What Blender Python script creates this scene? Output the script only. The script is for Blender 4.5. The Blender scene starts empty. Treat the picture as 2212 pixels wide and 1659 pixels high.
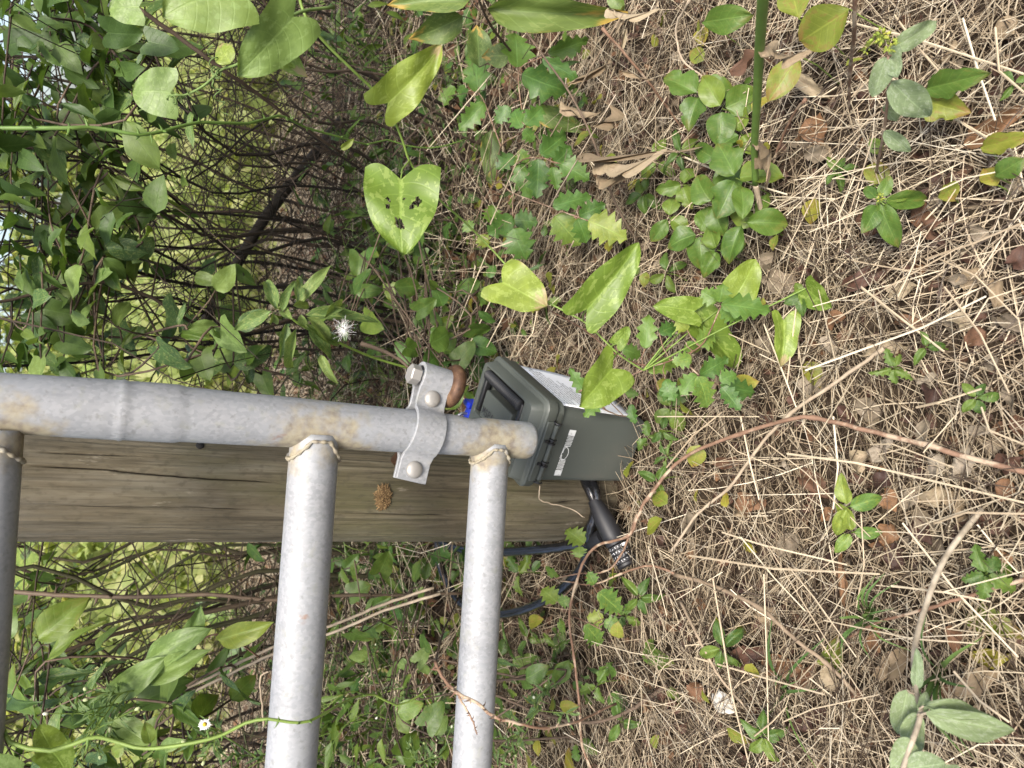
import bpy, math, random
import numpy as np
from mathutils import Vector, Matrix, noise as mnoise

# ------------------------------------------------------------------ camera
sc = bpy.context.scene
TH, PH_, FOC, CH = math.radians(31), math.radians(6.4), 1534.0, 0.79     # tilt, roll, focal (px of a 2212 wide frame), height
_F = Vector((0, math.cos(TH), -math.sin(TH))); _R = Vector((1, 0, 0)); _D = Vector((0, -math.sin(TH), -math.cos(TH)))
CU = math.cos(PH_) * _R - math.sin(PH_) * _D      # to the right of a person standing there
CV = math.sin(PH_) * _R + math.cos(PH_) * _D      # down
CAM = Vector((0, 0, CH))
cd = bpy.data.cameras.new('camera'); cam = bpy.data.objects.new('camera', cd); sc.collection.objects.link(cam)
m = Matrix.Identity(4)
for i, a in enumerate((CV, CU, -_F)):              # the phone was held on its side: picture right = down
    for k in range(3): m[k][i] = a[k]
m.translation = CAM
cam.matrix_world = m
cd.sensor_width = 36; cd.lens = 36 * FOC / 2212; cd.clip_start = 0.02; cd.clip_end = 500
cd.dof.use_dof = True; cd.dof.focus_distance = 0.95; cd.dof.aperture_fstop = 8
sc.camera = cam
# ------------------------------------------------------------------ sky, sun, exposure
w = bpy.data.worlds.new('World'); sc.world = w; w.use_nodes = True
nt = w.node_tree; bg = nt.nodes['Background']
sky = nt.nodes.new('ShaderNodeTexSky'); sky.sky_type = 'NISHITA'; sky.sun_disc = False
SUN_EL, SUN_AZ = math.radians(57), math.radians(178)       # azimuth from +Y (ahead) towards +X
sky.sun_elevation = SUN_EL; sky.sun_rotation = SUN_AZ
sky.air_density = 1.0; sky.dust_density = 4.0; sky.ozone_density = 1.0
nt.links.new(sky.outputs[0], bg.inputs[0]); bg.inputs[1].default_value = 0.085
sd = bpy.data.lights.new('sun', 'SUN'); sun = bpy.data.objects.new('sun', sd); sc.collection.objects.link(sun)
sd.energy = 1.5; sd.angle = math.radians(18); sd.color = (1, 0.945, 0.86)
sv = Vector((math.sin(SUN_AZ) * math.cos(SUN_EL), math.cos(SUN_AZ) * math.cos(SUN_EL), math.sin(SUN_EL)))
sun.rotation_euler = sv.to_track_quat('Z', 'Y').to_euler(); sun.location = (0, 0, 6)
sc.view_settings.view_transform = 'Standard'; sc.view_settings.look = 'None'
sc.view_settings.exposure = 2.08; sc.view_settings.gamma = 1.0
sc.cycles.use_denoising = True
sc.cycles.max_bounces = 8; sc.cycles.transparent_max_bounces = 8
sc.render.use_persistent_data = False

# ------------------------------------------------------------------ pixels to places (a pixel is only a direction)
def ray(x, y): return (_F * FOC + CU * (829.5 - y) + CV * (x - 1106)) / FOC       # unit depth along the view axis
def PZ(x, y, z): return CAM + ray(x, y) * z                                         # at view depth z
def PH(x, y, h=0.0):                                                                # at height h above the ground
    d = ray(x, y); return CAM + d * ((h - CH) / d.z)
def PY(x, y, Y):
    d = ray(x, y); return CAM + d * (Y / d.y)
def pix(p):
    q = Vector(p) - CAM; z = q.dot(_F); return (1106 + FOC * q.dot(CV) / z, 829.5 - FOC * q.dot(CU) / z, z)
R = random.Random(7)
def rr(a, b): return R.uniform(a, b)

# ------------------------------------------------------------------ scene helpers
COL = sc.collection
def tag(o, label=None, cat=None, group=None, kind=None):
    if label: o['label'] = label
    if cat: o['category'] = cat
    if group: o['group'] = group
    if kind: o['kind'] = kind
    return o
def thing(name, label, cat, loc=(0, 0, 0), group=None):
    o = bpy.data.objects.new(name, None); o.empty_display_size = 0.05; o.location = loc; COL.objects.link(o)
    return tag(o, label, cat, group)
WM = {}
def link(name, me, mat, parent=None, M=None, kind=None):
    """one mesh object; M is its place in the world, parent may be a thing, a part or None"""
    o = bpy.data.objects.new(name, me); COL.objects.link(o)
    if mat is not None and not me.materials: me.materials.append(mat)
    M = M.copy() if M is not None else Matrix.Identity(4)
    WM[o.name] = M
    if parent is not None:
        o.parent = parent
        W = WM.get(parent.name)
        if W is None: W = Matrix.Translation(parent.location)
        M = W.inverted() @ M
    o.matrix_local = M
    if kind: o['kind'] = kind
    return o
class MB:
    """collects vertices and faces for one mesh"""
    def __init__(s): s.v = []; s.f = []; s.t = []; s.uv = None
    def add(s, v, f, tint=0.5):
        b = len(s.v); s.v += [tuple(p) for p in v]; s.f += [tuple(i + b for i in q) for q in f]; s.t += [tint] * len(v)
    def box(s, c, sx, sy, sz, M=None, tint=0.5):
        v = [Vector((c[0] + a * sx / 2, c[1] + b * sy / 2, c[2] + d * sz / 2)) for d in (-1, 1) for b in (-1, 1) for a in (-1, 1)]
        if M is not None: v = [M @ p for p in v]
        s.add(v, [(0, 2, 3, 1), (4, 5, 7, 6), (0, 1, 5, 4), (2, 6, 7, 3), (0, 4, 6, 2), (1, 3, 7, 5)], tint)
    def tube(s, pts, rad, n=8, caps=True, tint=0.5, up=None):
        pts = [Vector(p) for p in pts]; N = len(pts)
        if not hasattr(rad, '__len__'): rad = [rad] * N
        t0 = (pts[1] - pts[0]).normalized()
        a = Vector((0, 0, 1)) if abs(t0.z) < 0.9 else Vector((1, 0, 0))
        a = (a - t0 * a.dot(t0)).normalized(); V = []
        for i in range(N):
            t = (pts[min(i + 1, N - 1)] - pts[max(i - 1, 0)]).normalized()
            a = (a - t * a.dot(t)).normalized(); b = t.cross(a)
            for k in range(n):
                q = 2 * math.pi * k / n; V.append(pts[i] + (a * math.cos(q) + b * math.sin(q)) * rad[i])
        F = [(i * n + k, i * n + (k + 1) % n, (i + 1) * n + (k + 1) % n, (i + 1) * n + k) for i in range(N - 1) for k in range(n)]
        if caps: F += [tuple(range(n - 1, -1, -1)), tuple((N - 1) * n + k for k in range(n))]
        s.add(V, F, tint)
    def mesh(s, name='m', smooth=False):
        me = bpy.data.meshes.new(name); me.from_pydata(s.v, [], s.f)
        at = me.attributes.new('tint', 'FLOAT', 'POINT'); at.data.foreach_set('value', s.t)
        if smooth: me.polygons.foreach_set('use_smooth', [True] * len(me.polygons))
        me.update(); return me
def spline(pts, n=6):
    """Catmull-Rom through pts (tuples of any length)"""
    P = [np.array(p, float) for p in pts]; P = [2 * P[0] - P[1]] + P + [2 * P[-1] - P[-2]]; out = []
    for i in range(1, len(P) - 2):
        for k in range(n):
            t = k / n; a, b, c, d = P[i - 1:i + 3]
            out.append(0.5 * (2 * b + (c - a) * t + (2 * a - 5 * b + 4 * c - d) * t * t + (3 * b - a - 3 * c + d) * t ** 3))
    out.append(P[-2]); return out
def bevel(o, wdt=0.002, seg=2, ang=40):
    b = o.modifiers.new('bevel', 'BEVEL'); b.width = wdt; b.segments = seg; b.limit_method = 'ANGLE'; b.angle_limit = math.radians(ang)
    return o
def smooth(o, ang=40):
    for p in o.data.polygons: p.use_smooth = True
    o.data.set_sharp_from_angle(angle=math.radians(ang)); return o

# ------------------------------------------------------------------ materials
class NT:
    def __init__(s, name):
        s.m = bpy.data.materials.new(name); s.m.use_nodes = True; s.t = s.m.node_tree
        s.b = s.t.nodes['Principled BSDF']; s.out = s.t.nodes['Material Output']
    def n(s, typ, **kw):
        q = s.t.nodes.new('ShaderNode' + typ)
        for k, v in kw.items(): setattr(q, k, v)
        return q
    def l(s, a, b): s.t.links.new(a, b)
    def set(s, node, key, v):
        if isinstance(v, bpy.types.NodeSocket): s.l(v, node.inputs[key])
        else: node.inputs[key].default_value = v
    def noise(s, scale, detail=4, vec=None, rough=0.55, dist=0.0):
        q = s.n('TexNoise'); q.inputs['Scale'].default_value = scale; q.inputs['Detail'].default_value = detail
        q.inputs['Roughness'].default_value = rough; q.inputs['Distortion'].default_value = dist
        if vec is not None: s.l(vec, q.inputs['Vector'])
        return q.outputs['Fac']
    def voro(s, scale, vec=None, feature='F1', out='Distance'):
        q = s.n('TexVoronoi', feature=feature); q.inputs['Scale'].default_value = scale
        if vec is not None: s.l(vec, q.inputs['Vector'])
        return q.outputs[out]
    def ramp(s, fac, stops, interp='LINEAR'):
        q = s.n('ValToRGB'); q.color_ramp.interpolation = interp; e = q.color_ramp.elements
        while len(e) < len(stops): e.new(0.5)
        for k, (p, c) in enumerate(stops):
            e[k].position = p; e[k].color = (*c, 1) if len(c) == 3 else c
        s.l(fac, q.inputs[0]); return q.outputs[0]
    def step(s, fac, a, b, lo=0.0, hi=1.0):
        q = s.n('MapRange', interpolation_type='SMOOTHSTEP')
        for k, v in enumerate((a, b, lo, hi)): q.inputs[k + 1].default_value = v
        s.set(q, 0, fac); return q.outputs[0]
    def mix(s, fac, a, b, blend='MIX'):
        q = s.n('Mix', data_type='RGBA', blend_type=blend); s.set(q, 0, fac)
        for key, v in ((6, a), (7, b)): s.set(q, key, (*v, 1) if isinstance(v, tuple) and len(v) == 3 else v)
        return q.outputs[2]
    def math(s, op, a, b=0.0, c=0.0):
        q = s.n('Math', operation=op)
        for k, v in enumerate((a, b, c)): s.set(q, k, v)
        return q.outputs[0]
    def mapping(s, vec, scale=(1, 1, 1), loc=(0, 0, 0)):
        q = s.n('Mapping'); q.inputs['Scale'].default_value = scale; q.inputs['Location'].default_value = loc
        s.l(vec, q.inputs['Vector']); return q.outputs[0]
    def obj(s): return s.n('TexCoord').outputs['Object']
    def attr(s, name, out='Fac'): return s.n('Attribute', attribute_name=name).outputs[out]
    def bump(s, h, strength=0.3, dist=0.001):
        q = s.n('Bump'); q.inputs['Strength'].default_value = strength; q.inputs['Distance'].default_value = dist
        s.l(h, q.inputs['Height']); s.l(q.outputs[0], s.b.inputs['Normal']); return q
    def base(s, c, rough=0.6, metal=0.0, spec=None):
        s.set(s.b, 'Base Color', (*c, 1) if isinstance(c, tuple) else c); s.set(s.b, 'Roughness', rough); s.set(s.b, 'Metallic', metal)
        if spec is not None: s.b.inputs['Specular IOR Level'].default_value = spec
        return s.m
def plain(name, c, rough=0.6, metal=0.0, spec=None, bump=0.0, bscale=400, vary=0.12):
    q = NT(name); o = q.obj(); n1 = q.noise(bscale, 3, o); n2 = q.noise(25, 4, o)
    col = q.mix(n2, tuple(x * (1 - vary) for x in c), tuple(min(1, x * (1 + vary)) for x in c))
    if bump: q.bump(n1, bump, 0.0006)
    return q.base(col, rough, metal, spec)
def mat_galv():
    q = NT('galvanized_steel'); o = q.obj()
    fine = q.voro(330, q.mapping(o, (1, 1, 0.7)), out='Color'); sep = q.n('SeparateColor'); q.l(fine, sep.inputs[0])
    big = q.noise(9, 5, o); mid = q.noise(60, 4, o)
    c = q.ramp(sep.outputs[0], [(0, (0.195, 0.20, 0.205)), (0.5, (0.228, 0.232, 0.236)), (1, (0.262, 0.265, 0.268))])
    c = q.mix(q.step(big, 0.35, 0.7), c, q.mix(0.5, c, (0.28, 0.293, 0.305)))
    c = q.mix(q.step(q.noise(130, 5, o), 0.58, 0.70, 0, 0.42), c, (0.125, 0.125, 0.118))
    lich = q.step(mid, 0.55, 0.72); c = q.mix(q.math('MULTIPLY', lich, 0.22), c, (0.235, 0.235, 0.155))
    streak = q.noise(70, 3, q.mapping(o, (1, 1, 0.06))); c = q.mix(q.step(streak, 0.58, 0.75, 0, 0.3), c, (0.135, 0.142, 0.15))
    st = q.attr('tint')                                            # stain round the welds (heat-burnt zinc, lichen)
    st = q.math('ADD', st, q.math('MULTIPLY', q.math('SUBTRACT', q.noise(45, 5, o), 0.5), 0.7))
    stc = q.ramp(q.noise(110, 4, o), [(0.3, (0.12, 0.085, 0.045)), (0.5, (0.23, 0.185, 0.10)), (0.7, (0.30, 0.26, 0.155))])
    sm = q.step(st, 0.62, 0.88, 0, 0.75); c = q.mix(sm, c, stc)
    rust = q.step(q.noise(22, 6, q.mapping(o, (1, 1, 0.5), (3, 1, 2))), 0.70, 0.76); c = q.mix(rust, c, (0.20, 0.09, 0.04))
    q.bump(q.math('ADD', mid, q.math('MULTIPLY', sep.outputs[0], 0.35)), 0.25, 0.0008)
    return q.base(c, q.step(sm, 0, 1, 0.62, 0.85), q.step(sm, 0, 1, 0.15, 0.0))
def mat_wood():
    q = NT('weathered_wood'); o = q.obj()
    g1 = q.noise(60, 6, q.mapping(o, (1, 1, 0.07)), 0.72, 0.8); g2 = q.noise(220, 4, q.mapping(o, (1, 1, 0.02)), 0.6)
    c = q.ramp(g1, [(0.25, (0.045, 0.037, 0.024)), (0.45, (0.088, 0.073, 0.047)), (0.58, (0.115, 0.097, 0.064)), (0.75, (0.16, 0.14, 0.098))])
    c = q.mix(q.step(g2, 0.52, 0.66, 0, 0.6), c, (0.038, 0.031, 0.02)); lt = q.noise(5, 6, q.mapping(o, (1.2, 1.2, 0.25), (1, 4, 0)), 0.7); c = q.mix(q.step(lt, 0.45, 0.62, 0, 0.55), c, (0.175, 0.16, 0.125))
    mold = q.noise(7, 6, q.mapping(o, (1, 1, 0.35)), 0.65); c = q.mix(q.step(mold, 0.48, 0.68, 0, 0.45), c, (0.075, 0.075, 0.030))
    sp = q.noise(120, 5, q.mapping(o, (1, 1, 0.55))); c = q.mix(q.step(sp, 0.52, 0.66, 0, 0.4), c, (0.05, 0.042, 0.028))
    pale = q.noise(16, 7, q.mapping(o, (1.4, 1, 0.3), (0, 2, 5.2)), 0.7); c = q.mix(q.step(pale, 0.62, 0.67, 0, 0.7), c, (0.23, 0.20, 0.15))
    ck = q.attr('tint'); c = q.mix(q.step(ck, 0.55, 0.9), c, (0.012, 0.009, 0.007))
    h = q.math('ADD', q.math('MULTIPLY', g1, 1.0), q.math('MULTIPLY', g2, -0.8)); q.bump(h, 0.8, 0.003)
    return q.base(c, 0.85, 0, 0.2)
def leaf_mat(name, c0, c1, c2, vein=0.35, spot=None, spot_amt=0.0, edge=None, edge_amt=0.0, trans=0.3, rough=0.45, dead=False, spot_scale=7):
    """leaf: colour varies from leaf to leaf, veins, blotches, scorched rims; light passes through"""
    q = NT(name); uv = q.n('UVMap', uv_map='UVMap').outputs[0]; sx = q.n('SeparateXYZ'); q.l(uv, sx.inputs[0])
    s = q.math('ABSOLUTE', q.math('MULTIPLY_ADD', sx.outputs[0], 2, -1)); t = sx.outputs[1]
    rnd = q.math('FRACT', q.math('ADD', q.n('ObjectInfo').outputs['Random'], q.attr('tint')))
    cc = q.n('CombineXYZ'); q.l(sx.outputs[0], cc.inputs[0]); q.l(t, cc.inputs[1]); q.l(q.math('MULTIPLY', rnd, 37), cc.inputs[2]); uvr = cc.outputs[0]
    c = q.ramp(rnd, [(0, c0), (0.5, c1), (1, c2)])
    n1 = q.noise(4, 5, uvr); c = q.mix(q.step(n1, 0.3, 0.75), q.mix(1.0, c, (0.72, 0.74, 0.7), 'MULTIPLY'), c)
    sidev = q.math('FRACT', q.math('MULTIPLY', q.math('SUBTRACT', t, q.math('MULTIPLY', s, 0.22)), 7))
    sidev = q.math('ABSOLUTE', q.math('SUBTRACT', sidev, 0.5)); sv_ = q.step(sidev, 0.0, 0.09, 1, 0)
    mid = q.step(s, 0.015, 0.07, 1, 0); vv = q.math('MAXIMUM', mid, q.math('MULTIPLY', sv_, 0.55))
    vc = tuple(min(1, x * (1.9 if not dead else 0.6) + (0.03 if not dead else 0)) for x in c1)
    c = q.mix(q.math('MULTIPLY', vv, vein), c, vc)
    if spot:
        sp = q.noise(spot_scale, 3, uvr, 0.5, 0.3); sp2 = q.noise(spot_scale * 2.6, 3, uvr)
        f = q.step(q.math('ADD', q.math('MULTIPLY', sp, 0.6), q.math('MULTIPLY', sp2, 0.4)), 0.53, 0.57); c = q.mix(q.math('MULTIPLY', f, spot_amt), c, spot)
    if edge:
        rim = q.math('MAXIMUM', q.math('MULTIPLY', s, 0.72), t); e = q.math('ADD', q.math('MULTIPLY', rim, 0.55), q.math('MULTIPLY', q.noise(3.2, 4, uvr), 0.75))
        c = q.mix(q.math('MULTIPLY', q.step(e, 0.78, 0.92), edge_amt), c, edge)
    q.bump(q.math('ADD', q.math('MULTIPLY', vv, -0.7), q.noise(14, 3, uvr)), 0.3, 0.0012)
    q.base(c, rough, 0, 0.35)
    if trans:
        tr = q.n('BsdfTranslucent'); q.l(q.mix(1.0, c, (1.35, 1.35, 0.7) if not dead else (1.2, 1, 0.8), 'MULTIPLY'), tr.inputs[0])
        mx = q.n('MixShader'); mx.inputs[0].default_value = trans; q.l(q.b.outputs[0], mx.inputs[1]); q.l(tr.outputs[0], mx.inputs[2]); q.l(mx.outputs[0], q.out.inputs[0])
    return q.m
def tint_mat(name, stops, rough=0.7, scale=60, amt=0.35, trans=0.0, bump=0.0, pale=None):
    """colour picked per piece by its tint"""
    q = NT(name); o = q.obj(); rnd = q.math('FRACT', q.math('ADD', q.attr('tint'), q.math('MULTIPLY', q.n('ObjectInfo').outputs['Random'], 0.35)))
    c = q.ramp(rnd, stops); n = q.noise(scale, 4, o); c = q.mix(q.step(n, 0.3, 0.75, amt, 0), c, q.mix(1.0, c, (0.35, 0.33, 0.3), 'MULTIPLY'))
    if pale: c = q.mix(q.step(q.noise(28, 5, o, 0.65), 0.5, 0.62, 0, 0.85), c, pale)
    if bump: q.bump(q.noise(scale * 3, 3, o), bump, 0.001)
    q.base(c, rough, 0, 0.25)
    if trans:
        tr = q.n('BsdfTranslucent'); q.l(q.mix(1.0, c, (1.3, 1.3, 0.7), 'MULTIPLY'), tr.inputs[0]); mx = q.n('MixShader'); mx.inputs[0].default_value = trans
        q.l(q.b.outputs[0], mx.inputs[1]); q.l(tr.outputs[0], mx.inputs[2]); q.l(mx.outputs[0], q.out.inputs[0])
    return q.m
GALV = mat_galv(); WOOD = mat_wood()
# ================================================================== the ground
def gh(x, y):
    """height of the bare ground, gently uneven, flat under the box and the post"""
    b = mnoise.noise(Vector((x * 1.3, y * 1.3, 0.3))) * 0.035 + mnoise.noise(Vector((x * 5, y * 5, 1.7))) * 0.010
    d = math.hypot(x + 0.08, y - 0.98); return b * min(1, max(0.0, (d - 0.18) / 0.35)) - 0.012
def mat_soil():
    q = NT('leaf_mould_soil'); o = q.obj(); a = q.noise(40, 8, o, 0.7); b = q.noise(2.2, 4, o)
    c = q.ramp(a, [(0.3, (0.012, 0.009, 0.006)), (0.5, (0.03, 0.021, 0.014)), (0.62, (0.055, 0.04, 0.026)), (0.75, (0.085, 0.065, 0.045))])
    sx = q.n('SeparateXYZ'); q.l(o, sx.inputs[0])
    far = q.step(q.math('ADD', sx.outputs[1], q.math('MULTIPLY', b, 2)), 5.0, 6.5)
    g = q.ramp(q.noise(3, 8, o, 0.75), [(0.3, (0.09, 0.13, 0.025)), (0.5, (0.16, 0.21, 0.04)), (0.7, (0.26, 0.27, 0.07))])
    c = q.mix(far, c, g); q.bump(a, 0.8, 0.01); return q.base(c, 0.95, 0, 0.1)
def build_ground():
    mb = MB(); xs = [-150, -60, -25, -12, -7, -5, -4] + [-3 + 0.1 * i for i in range(61)] + [4, 5, 7, 12, 25, 60, 150]
    ys = [-6, -3, -2, -1] + [-0.5 + 0.1 * i for i in range(61)] + [6.5, 8, 10, 14, 20, 30, 50, 90, 200]
    V = [(x, y, gh(x, y) + (0 if y < 6 else -0.00) - 0.0) for y in ys for x in xs]; n = len(xs)
    mb.add(V, [(j * n + i, j * n + i + 1, (j + 1) * n + i + 1, (j + 1) * n + i) for j in range(len(ys) - 1) for i in range(n - 1)])
    o = link('ground', mb.mesh('ground', True), mat_soil()); tag(o, kind='structure')
build_ground()

# ================================================================== round wooden post
PR = 0.08
pl0, pl1 = PH(1265, 1168, 0.0), PY(30, 1168, 1.00)
PA0 = Vector((pl0.x + PR * 0.967, pl0.y + PR * 0.25, 0)); PA1 = Vector((pl1.x + PR * 0.967, pl1.y + PR * 0.25, pl1.z))
PAX = (PA1 - PA0) / (PA1.z - PA0.z)                    # axis per metre of height
def post_c(z): return PA0 + PAX * z
def post_hit(x, y, r=PR):
    d = ray(x, y); t = 0.5
    while t < 2:
        p = CAM + d * t; c = post_c(p.z)
        if math.hypot(p.x - c.x, p.y - c.y) <= r: return p
        t += 0.0005
    return None
def post_ang(p): c = post_c(p.z); return math.atan2(p.y - c.y, p.x - c.x)
def build_post():
    t = thing('wooden_post', 'round weathered grey-brown wooden gate post with a long crack', 'post', (PA0.x, PA0.y, 0))
    lines = []
    for pts, w_, dp in (([(33, 1005), (230, 1015), (420, 1032), (617, 1045)], 0.85, 0.007), ([(720, 1153), (880, 1154), (1010, 1156), (1180, 1154)], 0.8, 0.006),
                    ([(1180, 1085), (1215, 1086), (1260, 1080)], 1.2, 0.006), ([(930, 1073), (985, 1075)], 0.8, 0.004), ([(740, 1108), (850, 1112), (990, 1113)], 0.8, 0.004),
                    ([(60, 1090), (220, 1096), (420, 1097), (560, 1102)], 0.8, 0.004), ([(250, 1140), (420, 1143), (560, 1146)], 0.8, 0.004), ([(40, 975), (200, 982), (330, 985)], 0.8, 0.004),
                    ([(1110, 1128), (1190, 1132), (1250, 1130)], 0.8, 0.004)):
        h = [post_hit(*p) for p in pts]; h = [p for p in h if p is not None]
        if len(h) > 1: lines.append((sorted((p.z, post_ang(p)) for p in h), w_, dp))
    NA, NZ = 480, 170; z0, z1 = -0.06, 1.22; V = []; T = []; mb = MB()
    for j in range(NZ + 1):
        z = z0 + (z1 - z0) * j / NZ; c = post_c(z)
        for i in range(NA):
            a = 2 * math.pi * i / NA; ca, sa = math.cos(a), math.sin(a)
            r = PR + 0.0025 * mnoise.noise(Vector((ca * 1.5, sa * 1.5, z * 1.2))) + 0.0012 * mnoise.noise(Vector((ca * 14, sa * 14, z * 2)))
            r += 0.0008 * mnoise.noise(Vector((ca * 40, sa * 40, z * 4))); tt = 0.3
            for L, w_, dp in lines:
                if L[0][0] - 0.01 < z < L[-1][0] + 0.01:
                    al = np.interp(z, [q[0] for q in L], [q[1] for q in L]) + 0.012 * mnoise.noise(Vector((z * 14, L[0][1], 0)))
                    d = abs(((a - al + math.pi) % (2 * math.pi)) - math.pi) * PR
                    fade = min(1, (z - L[0][0] + 0.012) / 0.05, (L[-1][0] + 0.012 - z) / 0.05); ww = 0.0012 * w_ * max(fade, 0.25)
                    if d < ww: k = 1 - 0.6 * d / ww; r -= dp * k * max(fade, 0); tt = max(tt, 0.35 + 0.65 * k * max(fade, 0))
            V.append((c.x + ca * r, c.y + sa * r, z)); T.append(tt)
    F = [(j * NA + i, j * NA + (i + 1) % NA, (j + 1) * NA + (i + 1) % NA, (j + 1) * NA + i) for j in range(NZ) for i in range(NA)] + [tuple(NZ * NA + i for i in range(NA))]
    mb.add(V, F); mb.t = T
    link('shaft', mb.mesh('post', True), WOOD, t)
    # a drilled hole stuffed with chewed fibres
    p = post_hit(828, 1073); a = post_ang(p); nrm = Vector((math.cos(a), math.sin(a), 0)); tan = Vector((-nrm.y, nrm.x, 0)); mb = MB()
    for k in range(300):
        q = rr(0, 6.28); rad = math.sqrt(R.random()); u = rad * math.cos(q) * 0.017 ; v = rad * math.sin(q) * 0.0105
        c = p + tan * u + Vector((0, 0, v)) + nrm * (0.001 * (1 - rad) - 0.001)
        d = (tan * rr(-1, 1) + Vector((0, 0, rr(-1, 1))) + nrm * rr(-0.15, 0.15)).normalized() * rr(0.002, 0.006)
        mb.tube([c - d, c + nrm * 0.0015, c + d], [0.0006, 0.0009, 0.0004], 3, False, R.random())
    link('hole_plug', mb.mesh('plug'), tint_mat('chewed_fibre', [(0, (0.06, 0.035, 0.015)), (0.5, (0.15, 0.092, 0.04)), (1, (0.23, 0.155, 0.075))], 0.9), t)
    p = post_hit(432, 962) or post_hit(432, 985); a = post_ang(p); nrm = Vector((math.cos(a), math.sin(a), 0)); mb = MB()
    mb.tube([p - nrm * 0.01, p + nrm * 0.0004, p + nrm * 0.0006], [0.005, 0.005, 0.001], 20); link('bolt_hole', mb.mesh('hole', True), plain('dark_hole', (0.01, 0.009, 0.008), 0.95), t)
    return t
POST = build_post()

# ================================================================== tube gate
SX = PY(884, 930, 0.80); PSI = math.radians(7)
GN = Vector((math.sin(PSI), -math.cos(PSI), 0)); GR = Vector((math.cos(PSI), math.sin(PSI), 0))   # towards the camera / along the rails
def PGT(x, y):
    d = ray(x, y); return CAM + d * ((SX - CAM).dot(GN) / d.dot(GN))
def px_r(p, wpx): return wpx * (Vector(p) - CAM).dot(_F) / FOC / 2
def build_gate():
    prof = [(-160, 861, 131), (0, 870, 131), (100, 876, 131), (180, 881, 131), (255, 885.5, 130), (262, 886, 134), (272, 886.5, 128), (330, 890, 128), (382, 893.5, 126), (395, 894.5, 120),
            (500, 903, 114), (600, 910, 110), (737, 920, 101), (884, 931, 93), (980, 939, 87), (1070, 946, 82), (1120, 950, 81), (1136, 951, 80), (1141, 951.3, 76), (1143, 951.5, 66)]
    C = [PGT(x, y) for x, y, _ in prof]; RD = [px_r(p, q[2]) for p, q in zip(C, prof)]
    up = (C[1] - C[6]).normalized()
    C = [C[0] + up * 0.55] + C; RD = [RD[0]] + RD
    t = thing('tube_gate', 'galvanized steel tube gate with welded rails, hung beside the wooden post', 'gate', (C[-1].x, C[-1].y, C[-1].z))
    ra = [((-13, 930), (-95, 2100), 112), ((681, 940), (596, 2100), 106), ((1060, 960), (993, 2100), 83.5)]
    rails = []
    for (a, b, wd) in ra:
        p0 = PGT(*a); p1 = PGT(*b); r = px_r(PGT((a[0] * 0.7 + b[0] * 0.3), (a[1] * 0.7 + b[1] * 0.3)), wd); d = (p1 - p0).normalized()
        rails.append((p0, d, r))
    welds = [p for p, d, r in rails]
    def densify(C, RD, step=0.006):
        P, Q = [C[0]], [RD[0]]
        for i in range(1, len(C)):
            n = max(1, int((C[i] - C[i - 1]).length / step))
            for k in range(1, n + 1): P.append(C[i - 1].lerp(C[i], k / n)); Q.append(RD[i - 1] + (RD[i] - RD[i - 1]) * k / n)
        return P, Q
    S0z = PGT(925, 934); upz = up
    def stain(mb, reach, side=None):
        T = []
        for v in mb.v:
            v = Vector(v); s = 0.3
            for p, d, r in rails:
                q = v - (p + d * 0.02); dd = Vector((q.dot(GR) * 0.9, q.dot(GN), q.z * 0.8)).length; s = max(s, 1.15 - dd / reach * 0.6)
            if reach > 0.05 and (v - S0z).dot(upz) < 0: s = max(s, 0.60)
            T.append(s)
        mb.t = T
    P, Q = densify(C, RD); mb = MB(); mb.tube(P, Q, 40); 
    # hammered dents under the strap
    e0 = PGT(1015, 905); Vn = []
    for v in mb.v:
        v = Vector(v); d = (v - e0).length; k = math.exp(-(d / 0.012) ** 2); Vn.append(v + (GN * -0.3 - GR * 1.0) * 0.004 * k)
    mb.v = [tuple(v) for v in Vn]; stain(mb, 0.070); link('stile', mb.mesh('stile', True), GALV, t)
    for (p0, d, r) in rails:
        L = 3.2; rs = 0.02; P, Q = densify([p0, p0 + d * 0.5], [r, r]); P += [p0 + d * L]; Q += [r]; mb = MB(); mb.tube(P, Q, 36); stain(mb, 0.035); link('rail', mb.mesh('rail', True), GALV, t)
        # weld bead hugging the joint
        i = min(range(len(C)), key=lambda k: (C[k] - p0).length); rs = RD[i] if i > 0 else RD[1]; mb = MB(); pts = []
        upv = d.cross(GN).normalized()
        for k in range(121):
            q = 2 * math.pi * k / 120; nn = math.sin(q) * (r + 0.001); off = math.sqrt(max(rs * rs - nn * nn, (rs * 0.25) ** 2))
            pts.append(p0 + d * (off + 0.001) + GN * nn + upv * math.cos(q) * (r + 0.001))
        mb.tube(pts, [0.0020 + 0.0005 * math.sin(k * 1.05) + 0.0006 * mnoise.noise(Vector((k * .22, p0.z * 9, 0))) + rr(-.0002, .0002) for k in range(121)], 8); mb.t = [0.84] * len(mb.v); link('weld_bead', mb.mesh('weld', True), GALV, t)
    for x_ in (3.2,):                                             # the latch stile at the other end
        a = rails[0][0] + rails[0][1] * x_; b = rails[2][0] + rails[2][1] * x_; mb = MB(); mb.tube([a + up * 0.6, a, b, b - up * 0.02], 0.027, 24); link('stile', mb.mesh('stile', True), GALV, t)
    pt = rails[0][0] + up * 0.36; mb = MB(); mb.tube([pt, pt + rails[0][1] * 3.2], 0.027, 24); link('rail', mb.mesh('rail', True), GALV, t)
    # hinge strap: one bent flat bar round the stile, curled round the hinge pin
    S0 = PGT(909, 933); sl = math.radians(11); A = up; Rg = (GR - A * GR.dot(A)).normalized()
    A2 = A * math.cos(sl) + Rg * math.sin(sl); R2 = Rg * math.cos(sl) - A * math.sin(sl); N2 = R2.cross(A2) * -1
    if N2.dot(GN) < 0: N2 = -N2
    rs = px_r(S0, 92) + 0.0028; g = 0.0042
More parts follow.
